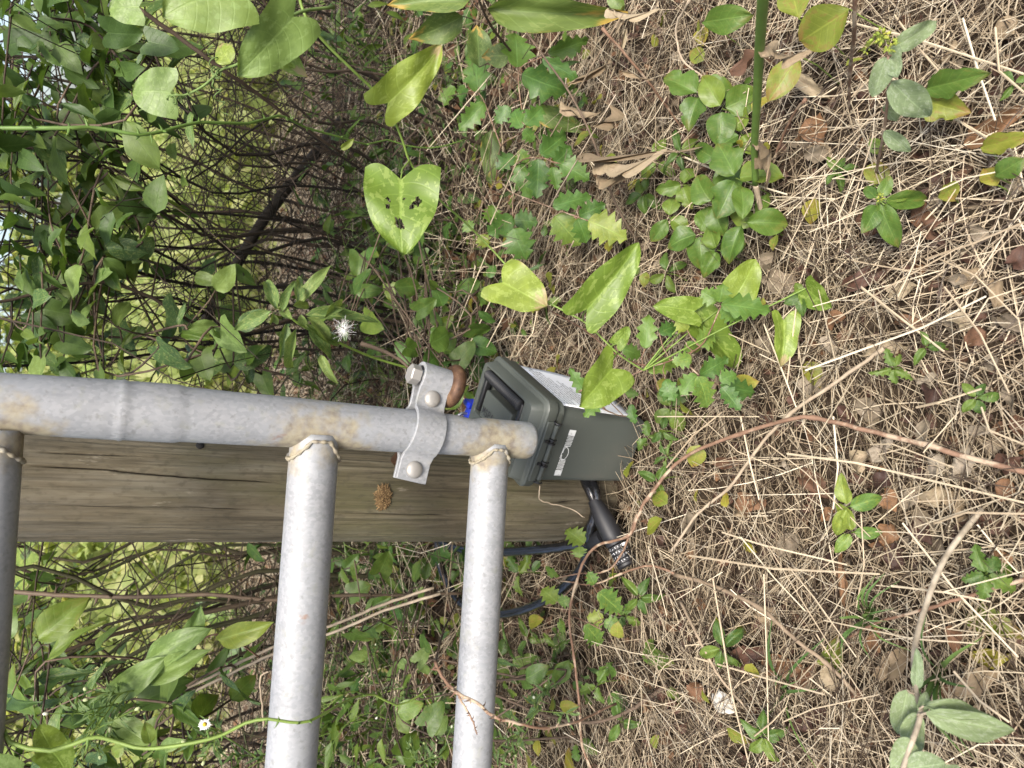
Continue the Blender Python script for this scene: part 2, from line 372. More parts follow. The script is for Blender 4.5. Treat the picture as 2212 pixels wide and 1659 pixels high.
    fr = [(-0.061, g), (-0.048, g), (-0.036, g + 0.0005)]
    for k in range(13):
        q = math.radians(158 - 136 * k / 12); fr.append((rs * math.cos(q), max(g, rs * math.sin(q))))
    fr += [(0.034, 0.0085), (0.042, 0.0085), (0.052, 0.010)]
    loop = [(0.066 + 0.0165 * math.cos(math.radians(a)), 0.0165 * math.sin(math.radians(a))) for a in range(115, -116, -15)]
    prof2 = fr + loop + [(x, -y) for x, y in fr[::-1]]
    mb = MB(); hw = 0.0195; th = 0.0024; V = []; N = len(prof2)
    for i, (x, y) in enumerate(prof2):
        x0, y0 = prof2[max(i - 1, 0)]; x1, y1 = prof2[min(i + 1, N - 1)]; l = math.hypot(x1 - x0, y1 - y0); nx, ny = -(y1 - y0) / l, (x1 - x0) / l
        for sgn, ss in ((-1, -1), (-1, 1), (1, 1), (1, -1)): V.append(S0 + R2 * (x + nx * th * ss) + N2 * (y + ny * th * ss) + A2 * hw * sgn)
    F = [(i * 4 + k, i * 4 + (k + 1) % 4, (i + 1) * 4 + (k + 1) % 4, (i + 1) * 4 + k) for i in range(N - 1) for k in range(4)] + [(3, 2, 1, 0), tuple((N - 1) * 4 + k for k in range(4))]
    mb.add(V, F, 0.57); s = link('hinge_strap', mb.mesh('strap'), GALV, t); smooth(s, 50); bevel(s, 0.0008, 2, 50)
    steel = plain('dull_bolt_steel', (0.30, 0.285, 0.26), 0.55, 0.5, bump=0.5, bscale=260, vary=0.3)
    for x, n0 in ((-0.047, g), (0.0415, 0.0085)):
        c = S0 + R2 * x + N2 * (n0 + th); mb = MB(); pr = [(0.0103, 0.0), (0.0105, 0.0012), (0.0098, 0.0028), (0.0080, 0.0044), (0.0055, 0.0054), (0.0025, 0.0059), (0.0004, 0.006)]
        mb.tube([c + N2 * h for r_, h in pr], [r_ for r_, h in pr], 28); link('carriage_bolt', mb.mesh('bolt', True), steel, s)
        c2 = S0 + R2 * x - N2 * (n0 + th); mb = MB(); mb.tube([c2, c2 - N2 * 0.009], 0.009, 6); link('nut', mb.mesh('nut'), steel, s)
    pc = S0 + R2 * 0.066; mb = MB(); mb.tube([pc + A2 * (hw + 0.001), pc + A2 * (hw + 0.012), pc + A2 * (hw + 0.0135)], [0.0125, 0.0125, 0.0112], 6)
    link('pin_head', mb.mesh('pinhead'), steel, t); mb = MB(); mb.tube([pc + A2 * (hw + 0.002), pc - A2 * (hw + 0.010)], 0.0085, 16); link('hinge_pin', mb.mesh('pin', True), steel, t)
    # the rusty eye bolt it turns on is fixed in the post
    ec = pc - A2 * (hw + 0.0075); mb = MB(); pts = [ec + (R2 * math.cos(2 * math.pi * k / 40) + N2 * math.sin(2 * math.pi * k / 40)) * 0.0195 for k in range(41)]
    mb.tube(pts, 0.0088, 14, False); pc2 = post_c(ec.z); tgt = Vector((pc2.x, pc2.y, ec.z)); dirv = (tgt - ec).normalized(); mb.tube([ec + dirv * 0.02, tgt - dirv * 0.03], 0.0092, 14)
    q = NT('rusty_steel'); o = q.obj(); c = q.ramp(q.noise(70, 6, o, 0.7), [(0.3, (0.035, 0.018, 0.010)), (0.5, (0.085, 0.042, 0.021)), (0.72, (0.17, 0.10, 0.055))]); q.bump(q.noise(300, 4, o), 0.4, 0.001)
    link('eye_bolt', mb.mesh('eyebolt', True), q.base(c, 0.6, 0.4), POST)
    return t
GATE = build_gate()

# ================================================================== olive plastic utility box
YAW = math.radians(68.9); BX = Vector((-0.023, 0.855, 0.0)); BE = Vector((math.cos(YAW), math.sin(YAW), 0)); BN = Vector((-math.sin(YAW), math.cos(YAW), 0)); BL, BW = 0.190, 0.142
BM = Matrix(((BE.x, BN.x, 0, BX.x), (BE.y, BN.y, 0, BX.y), (0, 0, 1, 0), (0, 0, 0, 1)))
def rrect(x0, x1, y0, y1, rad, z, seg=5):
    out = []
    for cx, cy, a0 in ((x1 - rad, y1 - rad, 0), (x0 + rad, y1 - rad, 90), (x0 + rad, y0 + rad, 180), (x1 - rad, y0 + rad, 270)):
        for k in range(seg + 1): a = math.radians(a0 + 90 * k / seg); out.append(Vector((cx + rad * math.cos(a), cy + rad * math.sin(a), z)))
    return out
def loft(loops, bottom=True, top=True):
    n = len(loops[0]); V = [p for l in loops for p in l]; F = [(j * n + i, j * n + (i + 1) % n, (j + 1) * n + (i + 1) % n, (j + 1) * n + i) for j in range(len(loops) - 1) for i in range(n)]
    if bottom: F.append(tuple(range(n - 1, -1, -1)))
    if top: F.append(tuple((len(loops) - 1) * n + i for i in range(n)))
    mb = MB(); mb.add(V, F); return mb
# corner insets of the tapered body: (near, far, right, left) at the bottom and at the flange
IB = (0.012, 0.012, 0.0215, 0.0075); IT = (0.0065, 0.006, 0.008, 0.006); ZB, ZT = 0.0, 0.176
def side_pt(u, v, out=0.0):
    """point on the long right side: u along, v up (0..1)"""
    i = [a + (b - a) * v for a, b in zip(IB, IT)]; return BM @ Vector((i[0] + (BL - i[0] - i[1]) * u, i[2] - out, ZB + (ZT - ZB) * v))
def end_pt(u, v, out=0.0):
    """point on the near end: u from right to left, v up"""
    i = [a + (b - a) * v for a, b in zip(IB, IT)]; return BM @ Vector((i[0] - out, i[2] + (BW - i[2] - i[3]) * u, ZB + (ZT - ZB) * v))
def ribbon(mb, pts, wd, f, out):
    """flat painted stroke: pts in (u,v) mm of a face, f maps mm to the surface"""
    for (x0, y0), (x1, y1) in zip(pts[:-1], pts[1:]):
        l = math.hypot(x1 - x0, y1 - y0) or 1; nx, ny = -(y1 - y0) / l * wd / 2, (x1 - x0) / l * wd / 2; ex, ey = (x1 - x0) / l * wd * 0.3, (y1 - y0) / l * wd * 0.3
        mb.add([f(x0 - nx - ex, y0 - ny - ey, out), f(x1 - nx + ex, y1 - ny + ey, out), f(x1 + nx + ex, y1 + ny + ey, out), f(x0 + nx - ex, y0 + ny - ey, out)], [(0, 1, 2, 3)])
def build_box():
    t = thing('ammo_box', 'olive green plastic ammo box with a black handle and a white paper notice', 'box', tuple(BX))
    q = NT('olive_plastic'); o = q.obj(); c = q.mix(q.noise(18, 5, o), (0.057, 0.063, 0.055), (0.068, 0.075, 0.065)); sc_ = q.noise(60, 6, q.mapping(o, (1, 1, 3), (2, 0, 0)), 0.7)
    c = q.mix(q.step(sc_, 0.63, 0.75, 0, 0.5), c, (0.15, 0.155, 0.13)); c = q.mix(q.step(q.noise(9, 5, o), 0.5, 0.75, 0, 0.3), c, (0.10, 0.095, 0.075)); q.bump(q.noise(900, 3, o), 0.25, 0.0004)
    olive = q.base(c, 0.5, 0, 0.4); black = plain('black_plastic', (0.012, 0.012, 0.013), 0.5, bump=0.2)
    X = lambda mb, name, mat, ang=35, par=t: smooth(link(name, mb.mesh(name), mat, par, BM), ang)
    ins = lambda i, rad, z: rrect(i[0], BL - i[1], i[2], BW - i[3], rad, z)
    mid = [(a + b) / 2 for a, b in zip(IB, IT)]
    body = loft([ins([a + 0.004 for a in IB], 0.008, 0.0), ins(IB, 0.010, 0.004), ins([a + (b - a) * 0.08 for a, b in zip(IB, IT)], 0.010, 0.014), ins(mid, 0.012, 0.09), ins(IT, 0.014, 0.172), ins([0.0025] * 4, 0.016, 0.1755), ins([0.0015] * 4, 0.016, 0.177), ins([0.0015] * 4, 0.016, 0.187), ins([0.006] * 4, 0.014, 0.1885)])
    X(body, 'body', olive)
    rx0, rx1, ry0, ry1 = 0.034, 0.170, 0.0145, 0.095
    lid = loft([ins([0.004] * 4, 0.013, 0.1885), ins([-0.001] * 4, 0.015, 0.190), ins([-0.002] * 4, 0.016, 0.192), ins([-0.002] * 4, 0.016, 0.206), ins([0.0] * 4, 0.015, 0.2085), ins([0.004] * 4, 0.012, 0.2095), ins([0.0052] * 4, 0.012, 0.2105), ins([0.0095] * 4, 0.008, 0.2275), ins([0.011] * 4, 0.007, 0.2290),
                rrect(rx0 - 0.001, rx1 + 0.001, ry0 - 0.001, ry1 + 0.001, 0.005, 0.2290), rrect(rx0, rx1, ry0, ry1, 0.005, 0.2275), rrect(rx0 + 0.001, rx1 - 0.001, ry0 + 0.001, ry1 - 0.001, 0.005, 0.2105)])
    lidm = X(lid, 'lid', olive)
    blk = loft([rrect(0.056, 0.150, 0.046, 0.0935, 0.003, 0.2106), rrect(0.057, 0.149, 0.047, 0.0935, 0.003, 0.2275), rrect(0.0585, 0.1475, 0.0485, 0.0935, 0.003, 0.2288)]); X(blk, 'finger_block', olive, par=lidm)
    for (xa, ya, xb, yb) in ((0.029, 0.030, 0.014, 0.110), (0.026, 0.050, 0.0195, 0.068), (0.026, 0.050, 0.015, 0.046)):
        mb = MB(); d = Vector((xb - xa, yb - ya, 0)); l = d.length; M = Matrix.Translation((xa, ya, 0.2294)) @ Matrix.Rotation(math.atan2(d.y, d.x), 4, 'Z'); mb.box((l / 2, 0, 0), l, 0.0016, 0.002, M); bevel(X(mb, 'moulded_ridge', olive, par=lidm), 0.0006, 2)
    # handle: ribbed grip and two flat arms
    h = thing_part(t, 'handle'); mb = MB(); pts, rd = [], []
    for k in range(200):
        x = 0.043 + 0.118 * k / 199; pts.append((x, 0.0255, 0.2272)); rd.append(0.0086 * (1 + 0.075 * math.sin(k * 2 * math.pi / 8)))
    mb.tube(pts, rd, 18); X(mb, 'grip', black, 80, h)
    for x in (0.0415, 0.1625):
        mb = MB(); mb.box((x, 0.056, 0.2235), 0.009, 0.070, 0.010); bevel(X(mb, 'arm', black, 30, h), 0.002, 2)
    # hinge along the near end
    hg = thing_part(t, 'hinge'); mb = MB(); mb.box((-0.0035, 0.076, 0.1985), 0.005, 0.100, 0.0125); bevel(X(mb, 'hinge_plate', olive, 30, hg), 0.0016, 3)
    for y0, y1 in ((0.030, 0.052), (0.062, 0.090), (0.100, 0.122)):
        mb = MB(); mb.tube([(-0.0055, y0, 0.1875), (-0.0055, y1, 0.1875)], 0.0042, 16); X(mb, 'knuckle', olive, 50, hg)
    for yc in (0.057, 0.095, 0.126, 0.0265):
        mb = MB(); big = yc in (0.057, 0.095); n = 22
        for dy in ((-0.0032, 0.0032) if big else (0,)):
            a0, a1 = (-150, 100)
            mb.tube([(-0.0055 + 0.0058 * math.cos(math.radians(a0 + (a1 - a0) * k / n + 90)) * -1, yc + dy, 0.1875 + 0.0058 * math.sin(math.radians(a0 + (a1 - a0) * k / n + 90))) for k in range(n + 1)], 0.0014, 8)
        if big: mb.tube([(-0.0055, yc - 0.003, 0.1875), (-0.0055, yc + 0.003, 0.1875)], 0.0040, 14); mb.box((-0.0065, yc, 0.1975), 0.004, 0.004, 0.006)
        X(mb, 'hinge_clip', black, 50, hg)
    # two padlock lugs + latch on the far end
    mb = MB(); mb.box((BL + 0.006, 0.071, 0.190), 0.010, 0.050, 0.030); bevel(X(mb, 'latch', olive, 30), 0.002, 2)
    # printed emblem on the near end: two blocks joined by a meander that loops into an oval
    ink = NT('worn_white_print'); o = ink.obj(); ci = ink.mix(ink.step(ink.noise(300, 4, o), 0.5, 0.7), (0.62, 0.62, 0.60), (0.42, 0.42, 0.40)); ink = ink.base(ci, 0.6)
    wmm = (BW - 0.0145) * 1000
    def fe(x, y, out): return end_pt(x / wmm, y / (ZT * 1000), out)
    mb = MB(); V0 = 146.0
    def mean(x0, n, sgn): 
        P = []; x = x0
        for k in range(n):
            a, b = (V0 - 5.5, V0 + 5.5) if k % 2 == 0 else (V0 + 5.5, V0 - 5.5); P += [(x, a), (x, b)]; x += sgn * 2.3
        return P
    u0, u1 = 32.0, 113.0
    for ua, ub in ((u0, u0 + 10), (u1 - 10, u1)):
        mb.add([fe(ua, V0 - 6.5, 0.0006), fe(ub, V0 - 6.5, 0.0006), fe(ub, V0 + 6.5, 0.0006), fe(ua, V0 + 6.5, 0.0006)], [(0, 1, 2, 3)])
    ribbon(mb, [(u0 + 10, V0 - 5.5)] + mean(u0 + 12, 8, 1) + [(u0 + 30, V0 + 5.5), (u0 + 50, V0 + 6.5)], 1.25, fe, 0.0006)
    ribbon(mb, [(u1 - 10, V0 - 5.5)] + mean(u1 - 12, 8, -1) + [(u1 - 30, V0 + 5.5)], 1.25, fe, 0.0006)
    ov = [(u0 + 42 + 11.5 * math.cos(a), V0 + 0.2 + 5.6 * math.sin(a) + 0.9 * math.cos(2 * a)) for a in [math.radians(k) for k in range(100, 441, 12)]]; ribbon(mb, ov, 1.3, fe, 0.00062)
    link('printed_emblem', mb.mesh('emblem'), ink, t)
    # taped paper notice on the long side, with lines of print
    pm = NT('white_paper'); pm.bump(pm.noise(500, 3, pm.obj()), 0.15, 0.0004); paper = pm.base(pm.mix(pm.noise(12, 4, pm.obj()), (0.86, 0.86, 0.88), (0.90, 0.90, 0.91)), 0.75, 0, 0.2); mb = MB(); NU, NV = 12, 10
    def fs(u, v, out): return side_pt(0.06 + 0.895 * u, 0.085 + 0.885 * v, out)
    V = [fs(i / NU, j / NV, 0.0012 + 0.0007 * math.sin(i * 1.3 + j * 0.9)) for j in range(NV + 1) for i in range(NU + 1)]
    mb.add(V, [(j * (NU + 1) + i, j * (NU + 1) + i + 1, (j + 1) * (NU + 1) + i + 1, (j + 1) * (NU + 1) + i) for j in range(NV) for i in range(NU)])
    pp = link('paper_notice', mb.mesh('paper', True), paper, t); so = pp.modifiers.new('thickness', 'SOLIDIFY'); so.thickness = 0.0003; so.offset = -1
    inkd = plain('black_print', (0.02, 0.02, 0.024), 0.7); mb = MB(); g = random.Random(3)
    pw, phh = 170.0, 152.0
    def fp(x, y, out): return fs(x / pw, y / phh, out)
    def glyphs(x0, x1, y, hgt):
        x = x0
        while x < x1:
            for _ in range(g.randint(2, 8)):
                if x > x1: break
                wd = hgt * g.uniform(0.45, 0.62); st = hgt * 0.12
                k = g.randint(0, 4); hh = hgt * (1.0 if k < 3 else 1.35)
                for (a, b, c, d) in {0: [(0, 0, 0, 1), (0, 1, 1, 1), (1, 1, 1, 0)], 1: [(0, 0, 0, 1), (0, 1, 1, 0.9), (1, 0.9, 1, 0.1), (0, 0, 1, 0)], 2: [(0, 1, 1, 1), (0, 0.5, 1, 0.5), (0, 0, 1, 0), (0, 0, 0, 1)], 3: [(0.3, 0, 0.3, 1), (0, 0.7, 0.8, 0.7)], 4: [(0, 0, 0, 1), (0, 0.6, 0.8, 0.6), (0.8, 0.6, 0.8, 0)]}[k]:
                    ribbon(mb, [(x + a * wd * 0.8, y + b * hh), (x + c * wd * 0.8, y + d * hh)], st, fp, 0.0026)
                x += wd * 1.15
            x += hgt * 0.5
    for k, (a, b) in enumerate(((8, 120), (6, 150), (6, 158), (6, 150), (30, 150), (6, 128), (10, 92), (6, 120), (6, 112), (8, 96))): glyphs(a, b, 144 - 6.6 * k, 3.0)
    glyphs(14, 106, 63, 9.5); glyphs(30, 90, 48, 7.5)
    link('printed_text', mb.mesh('text'), inkd, pp)
    # pen lettering on the lid
    mb = MB(); st = {'M': [[(0, 0), (0.1, 1), (0.5, 0.35), (0.9, 1), (1, 0)]], 'S': [[(0.95, 0.85), (0.5, 1), (0.1, 0.8), (0.25, 0.55), (0.8, 0.42), (0.9, 0.15), (0.45, 0), (0.05, 0.15)]], 'P': [[(0.1, 0), (0.1, 1), (0.7, 1), (0.9, 0.75), (0.7, 0.5), (0.1, 0.5)]], 'A': [[(0, 0), (0.5, 1), (1, 0)], [(0.2, 0.38), (0.8, 0.38)]]}
    def fl(x, y, out): return BM @ Vector((0.142 - x / 1000, 0.086 - y / 1000, 0.2288 + out))
    for k, ch in enumerate('MSPA'):
        for s in st[ch]: ribbon(mb, [(k * 10 + 7.5 * a, 12 * b) for a, b in s], 1.7, fl, 0.0006)
    link('pen_lettering', mb.mesh('letters'), inkd, lidm)
    return t
def thing_part(parent, name):
    o = bpy.data.objects.new(name, None); o.empty_display_size = 0.02; COL.objects.link(o); o.parent = parent; WM[o.name] = Matrix.Translation(parent.location); return o
BOX = build_box()

# ================================================================== blue padlock on the far latch
def build_padlock():
    c = PZ(1026, 893, 0); e = BM @ Vector((BL + 0.038, 0.088, 0.19)); d = ray(1026, 893); tt = (e - CAM).dot(BE) / d.dot(BE); c = CAM + d * tt
    t = thing('padlock', 'bright blue padlock hanging on the far latch of the olive box', 'padlock', tuple(c))
    blue = plain('blue_enamel', (0.012, 0.03, 0.42), 0.35, bump=0.1); steel = plain('bright_steel', (0.5, 0.5, 0.52), 0.3, 0.9)
    M = Matrix(((BN.x, BE.x, 0, c.x), (BN.y, BE.y, 0, c.y), (0, 0, 1, c.z), (0, 0, 0, 1)))
    mb = loft([rrect(-0.022, 0.030, -0.010, 0.010, 0.004, -0.030), rrect(-0.024, 0.032, -0.012, 0.012, 0.005, -0.026), rrect(-0.024, 0.032, -0.012, 0.012, 0.005, 0.012), rrect(-0.022, 0.030, -0.010, 0.010, 0.004, 0.0155)])
    smooth(link('lock_body', mb.mesh('lock'), blue, t, M), 40)
    mb = loft([rrect(-0.023, -0.012, -0.013, 0.013, 0.004, 0.0150), rrect(-0.023, -0.012, -0.013, 0.013, 0.004, 0.022), rrect(-0.021, -0.014, -0.011, 0.011, 0.003, 0.0235)]); smooth(link('shoulder', mb.mesh('shoulder'), blue, t, M), 40)
    mb = MB(); pts = [(0.018, 0, 0.012)] + [(0.004 + 0.014 * math.cos(math.radians(a)), 0, 0.022 + 0.012 * math.sin(math.radians(a))) for a in range(0, 181, 15)] + [(-0.010, 0, 0.012)]
    M2 = M @ Matrix.Translation((0.012, 0, 0)); mb.tube(pts, 0.003, 10); smooth(link('shackle', mb.mesh('shackle'), steel, t, M2), 60)
    return t
build_padlock()

# ================================================================== black cable lock round the foot of the post
def cable_mesh(pts, r, n=18, strands=6, pitch=0.03):
    pts = [Vector(p) for p in pts]; mb = MB(); V = []; a = None; s = 0
    for i, p in enumerate(pts):
        t = (pts[min(i + 1, len(pts) - 1)] - pts[max(i - 1, 0)]).normalized()
        if a is None: a = t.orthogonal().normalized()
        a = (a - t * a.dot(t)).normalized(); b = t.cross(a); s += (p - pts[max(i - 1, 0)]).length
        for k in range(n):
            q = 2 * math.pi * k / n; rad = r * (1 + 0.055 * math.cos(strands * q + s / pitch * 2 * math.pi)); V.append(p + (a * math.cos(q) + b * math.sin(q)) * rad)
    N = len(pts); F = [(i * n + k, i * n + (k + 1) % n, (i + 1) * n + (k + 1) % n, (i + 1) * n + k) for i in range(N - 1) for k in range(n)]; mb.add(V, F); return mb.mesh('cable', True)
def build_cable():
    b0, b1 = PH(1283, 1080, 0.052), PH(1352, 1214, 0.022)
    t = thing('cable_lock', 'black braided combination cable lock looped round the foot of the post', 'lock', tuple(b1))
    q = NT('vinyl_cable'); q.base((0.010, 0.010, 0.011), 0.14, 0, 0.5); q.b.inputs['Coat Weight'].default_value = 0.6; q.b.inputs['Coat Roughness'].default_value = 0.08; vin = q.m
    rub = plain('black_rubber', (0.011, 0.011, 0.013), 0.55, bump=0.15)
    wrap = []
    for x, y in ((1262, 1010), (1276, 1040), (1292, 1075), (1299, 1110), (1298, 1140), (1288, 1166)):
        p = PH(x, y, 0.05); c = post_c(0.05); d = Vector((p.x - c.x, p.y - c.y, 0)); l = max(d.length, PR + 0.010); d.normalize(); wrap.append(Vector((c.x, c.y, 0)) + d * min(l, PR + 0.02) + Vector((0, 0, p.z)))
    A = [(wrap[0].x + 0.05, wrap[0].y + 0.06, 0.05)] + [tuple(p) for p in wrap] + [tuple(PH(x, y, h)) for x, y, h in ((1262, 1215, .035), (1225, 1262, .04), (1172, 1300, .05), (1108, 1323, .065), (1040, 1326, .085), (996, 1302, .10), (966, 1258, .11), (948, 1208, .12), (946, 1160, .125), (952, 1120, .125))]
    link('cable', cable_mesh([Vector(p) for p in spline(A, 14)], 0.0080), vin, t)
    B = [tuple(PH(x, y, h)) for x, y, h in ((940, 1140, .125), (951, 1170, .125), (985, 1184, .12), (1040, 1193, .11), (1100, 1192, .095), (1180, 1186, .075), (1245, 1177, .055), (1282, 1172, .04))]
    link('cable', cable_mesh([Vector(p) for p in spline(B, 14)], 0.0080), vin, t)
    C = [tuple(PH(1262, 1035, .06)), tuple(PH(1272, 1058, .057)), tuple(b0)]; link('cable', cable_mesh([Vector(p) for p in spline(C, 10)], 0.0080), vin, t)
    ax = (b1 - b0); L = ax.length; ax.normalize(); pr = [(-0.004, 0.0085), (0.0, 0.0105), (0.15, 0.0135), (0.32, 0.0165), (0.5, 0.0172), (0.70, 0.0172), (0.72, 0.0165)]
    mb = MB(); mb.tube([b0 + ax * (L * s) for s, r_ in pr], [r_ for s, r_ in pr], 28); smooth(link('lock_barrel', mb.mesh('barrel'), rub, t), 50)
    mb = MB(); cp = PH(1279, 1172, .04); mid = b0 + ax * L * 0.52; d = (mid - cp).normalized(); mb.tube([cp - d * 0.012, cp - d * 0.01, cp + d * 0.012, cp + d * 0.014, cp + d * 0.028], [0.010, 0.0118, 0.0118, 0.0128, 0.0128], 20); smooth(link('collar', mb.mesh('collar'), rub, t), 50)
    num = plain('white_dial_marks', (0.75, 0.75, 0.75), 0.5); side = CAM - b1; side = (side - ax * side.dot(ax)).normalized(); bin_ = ax.cross(side)
    for k in range(4):
        s0 = L * (0.735 + 0.068 * k); c0 = b0 + ax * s0; mb = MB(); mb.tube([c0, c0 + ax * 0.0006, c0 + ax * 0.0066, c0 + ax * 0.0072], [0.0156, 0.0163, 0.0163, 0.0156], 40); dl = smooth(link('dial', mb.mesh('dial'), rub, t), 30)
        mb = MB(); g = random.Random(k)
        for j in range(20):
            q = 2 * math.pi * j / 20 + 0.1 * k
            def f(x, y, out, q=q, c0=c0): 
                a = q + x / 17.8; return c0 + ax * (0.0034 + y / 1000) + (side * math.cos(a) + bin_ * math.sin(a)) * (0.0166)
            for _ in range(2): ribbon(mb, [(g.uniform(-1.1, 1.1), g.uniform(-2, 2)), (g.uniform(-1.1, 1.1), g.uniform(-2, 2))], 0.55, f, 0)
            if k == 0 and j in (17, 18): ribbon(mb, [(-1.8, 0.2), (1.8, 0.2)], 4.6, f, 0)  # wide pale patch on the first dial
        link('dial_marks', mb.mesh('dial_marks'), num, dl)
    mb = MB(); e = b0 + ax * L * 1.01; mb.tube([e, e + ax * 0.004, e + ax * 0.006], [0.0163, 0.0163, 0.014], 28); smooth(link('end_cap', mb.mesh('cap'), rub, t), 40)
    return t
build_cable()
# ================================================================== leaves
def _prof(kind, t):
    if kind == 'serrate': return (t ** 0.62) * max(0, 1 - t) ** 1.0 / 0.372
    if kind in ('ovate', 'lobed'): return (t ** 0.55) * max(0, 1 - t) ** 0.85 / 0.392
    if kind == 'elliptic': return math.sin(math.pi * min(max(t, 0), 1)) ** 0.75
    if kind == 'lance': return (t ** 0.6) * max(0, 1 - t) ** 1.05 / 0.335
    if kind == 'heart': return (max(0, 1 - t) ** 0.72) * (0.80 + 0.85 * t) / 0.875
    if kind == 'round': return math.sqrt(max(0, 1 - (2 * t - 1) ** 2))
    if kind == 'blade': return min(1, t * 6) * (1 - t) ** 0.5
_LC = {}
def leaf_mesh(kind, var=0, nt=10, ns=3, fold=0.25, curl=0.25, ripple=0.04, holes=None, dead=False, tipbend=None):
    """unit leaf: base at the origin, tip at +Y 1, greatest width 1, blade facing +Z"""
    key = (kind, var, nt, ns, fold, curl, ripple, str(holes), dead)
    if key in _LC: return _LC[key]
    g = random.Random(hash(kind) % 1000 + var * 13 if False else sum(map(ord, kind)) * 7 + var * 13)
    if kind == 'serrate': nt = max(nt, 24)
    if kind == 'lobed': nt = max(nt, 20)
    ph = g.uniform(0, 6.28); asym = g.uniform(-0.06, 0.06); cu = curl * g.uniform(0.5, 1.4); fo = fold * g.uniform(0.5, 1.4); side = g.uniform(-0.12, 0.12)
    V, UV, ids = [], [], {}
    teeth = g.choice((4, 5)); 
    for j in range(nt + 1):
        t = j / nt
        for i in range(-ns, ns + 1):
            s = i / ns; hw = 0.5 * max(_prof(kind, min(max(t, 0.0), 1.0)), 0.012 if kind != 'heart' else 0.0)
            if kind == 'serrate' and abs(i) == ns and 0.12 < t < 0.97:
                fr = (t * teeth) % 1.0; hw *= 1.36 - 0.70 * fr
            if kind == 'lobed' and abs(i) == ns: hw *= 1 + 0.16 * math.exp(-((t - 0.42) / 0.09) ** 2) - 0.26 * math.exp(-((t - 0.58) / 0.07) ** 2) * (1 if i > 0 else 0.25) + 0.04 * math.sin(t * 40)
            if dead: hw *= 1 + 0.12 * g.uniform(-1, 1) * (abs(i) == ns)
            x = s * hw * (1 + asym * s); y = t
            if kind == 'heart': y = t - 0.20 * (1 - t) ** 3.2 * math.sin(min(abs(s), 1) * math.pi * 0.72) ** 1.0; x *= 1 + 0.10 * (1 - t) ** 3
            if kind == 'serrate' and abs(i) == ns and 0.12 < t < 0.97: y += 0.07 * (1 - (t * teeth) % 1.0)
            z = fo * abs(x) - 0.6 * fo * x * x + ripple * math.sin(9 * y + ph + 2.2 * s) * abs(s) + (ripple * 0.7 * math.sin(5 * y + 2 * ph) if dead else 0)
            a = cu * (max(y, 0) ** 1.5) * 1.4; yy = y * math.cos(a * 0.6); z2 = z - math.sin(a) * y * 0.55; x2 = x + side * y * y * 0.6
            if dead: z2 += 0.10 * mnoise.noise(Vector((x * 3 + var, y * 3, ph)))
            V.append((x2, yy, z2)); UV.append((s * 0.5 + 0.5, t))
    n = 2 * ns + 1; F = []
    for j in range(nt):
        for i in range(n - 1):
            q = (j * n + i, j * n + i + 1, (j + 1) * n + i + 1, (j + 1) * n + i)
            if holes:
                cx = sum(UV[k][0] for k in q) / 4; cy = sum(UV[k][1] for k in q) / 4
                if any(((cx - hx) / hr) ** 2 + ((cy - hy) / (hr * 0.9)) ** 2 < 1 + 1.6 * mnoise.noise(Vector((cx * 22, cy * 22, 0.4))) for hx, hy, hr in holes): continue
            F.append(q)
    me = bpy.data.meshes.new('leaf_' + kind); me.from_pydata(V, [], F)
    ul = me.uv_layers.new(name='UVMap'); ul.data.foreach_set('uv', [c for l in me.loops for c in UV[l.vertex_index]])
    me.attributes.new('tint', 'FLOAT', 'POINT'); me.polygons.foreach_set('use_smooth', [True] * len(F)); me.update()
    _LC[key] = me; return me
_MM = {}
def withmat(me, mat):
    k = (me.name, mat.name)
    if k not in _MM:
        c = me.copy(); c.materials.clear(); c.materials.append(mat); _MM[k] = c
    return _MM[k]
def leaf_M(base, tip, wd, roll=0.0, face=None):
    base, tip = Vector(base), Vector(tip); Y = tip - base; L = Y.length; Y = Y / L
    nz = (face if face is not None else (CAM - (base + tip) / 2)).normalized(); Z = (nz - Y * nz.dot(Y))
    if Z.length < 1e-3: Z = Y.orthogonal()
    Z.normalize(); Z = Matrix.Rotation(roll, 3, Y) @ Z; X = Y.cross(Z)
    M = Matrix.Identity(4)
    for k in range(3): M[k][0] = X[k] * wd; M[k][1] = Y[k] * L; M[k][2] = Z[k] * L; M[k][3] = base[k]
    return M
G = lambda r, g_, b: (r, g_, b)
M_SMILAX = leaf_mat('greenbrier_leaf', (0.125, 0.195, 0.026), (0.155, 0.225, 0.032), (0.20, 0.26, 0.037), 0.22, (0.25, 0.32, 0.08), 0.5, (0.20, 0.10, 0.05), 0.0, 0.28, 0.42)
M_SMILAXB = leaf_mat('greenbrier_leaf_scorched', (0.155, 0.225, 0.033), (0.18, 0.245, 0.036), (0.235, 0.275, 0.04), 0.22, (0.28, 0.34, 0.085), 0.5, (0.30, 0.20, 0.12), 0.7, 0.28, 0.42)
M_SMILAXG = leaf_mat('greenbrier_leaf_dull', (0.125, 0.195, 0.052), (0.15, 0.22, 0.055), (0.175, 0.24, 0.055), 0.14, (0.20, 0.28, 0.09), 0.5, None, 0, 0.25, 0.45)
M_PEPPER = leaf_mat('peppervine_leaf', (0.050, 0.110, 0.024), (0.070, 0.145, 0.027), (0.11, 0.185, 0.030), 0.30, (0.20, 0.24, 0.04), 0.12, None, 0, 0.25, 0.42)
M_PEPPERY = leaf_mat('peppervine_leaf_young', (0.10, 0.18, 0.04), (0.13, 0.21, 0.04), (0.20, 0.24, 0.04), 0.28, (0.33, 0.33, 0.05), 0.2, None, 0, 0.3, 0.42)
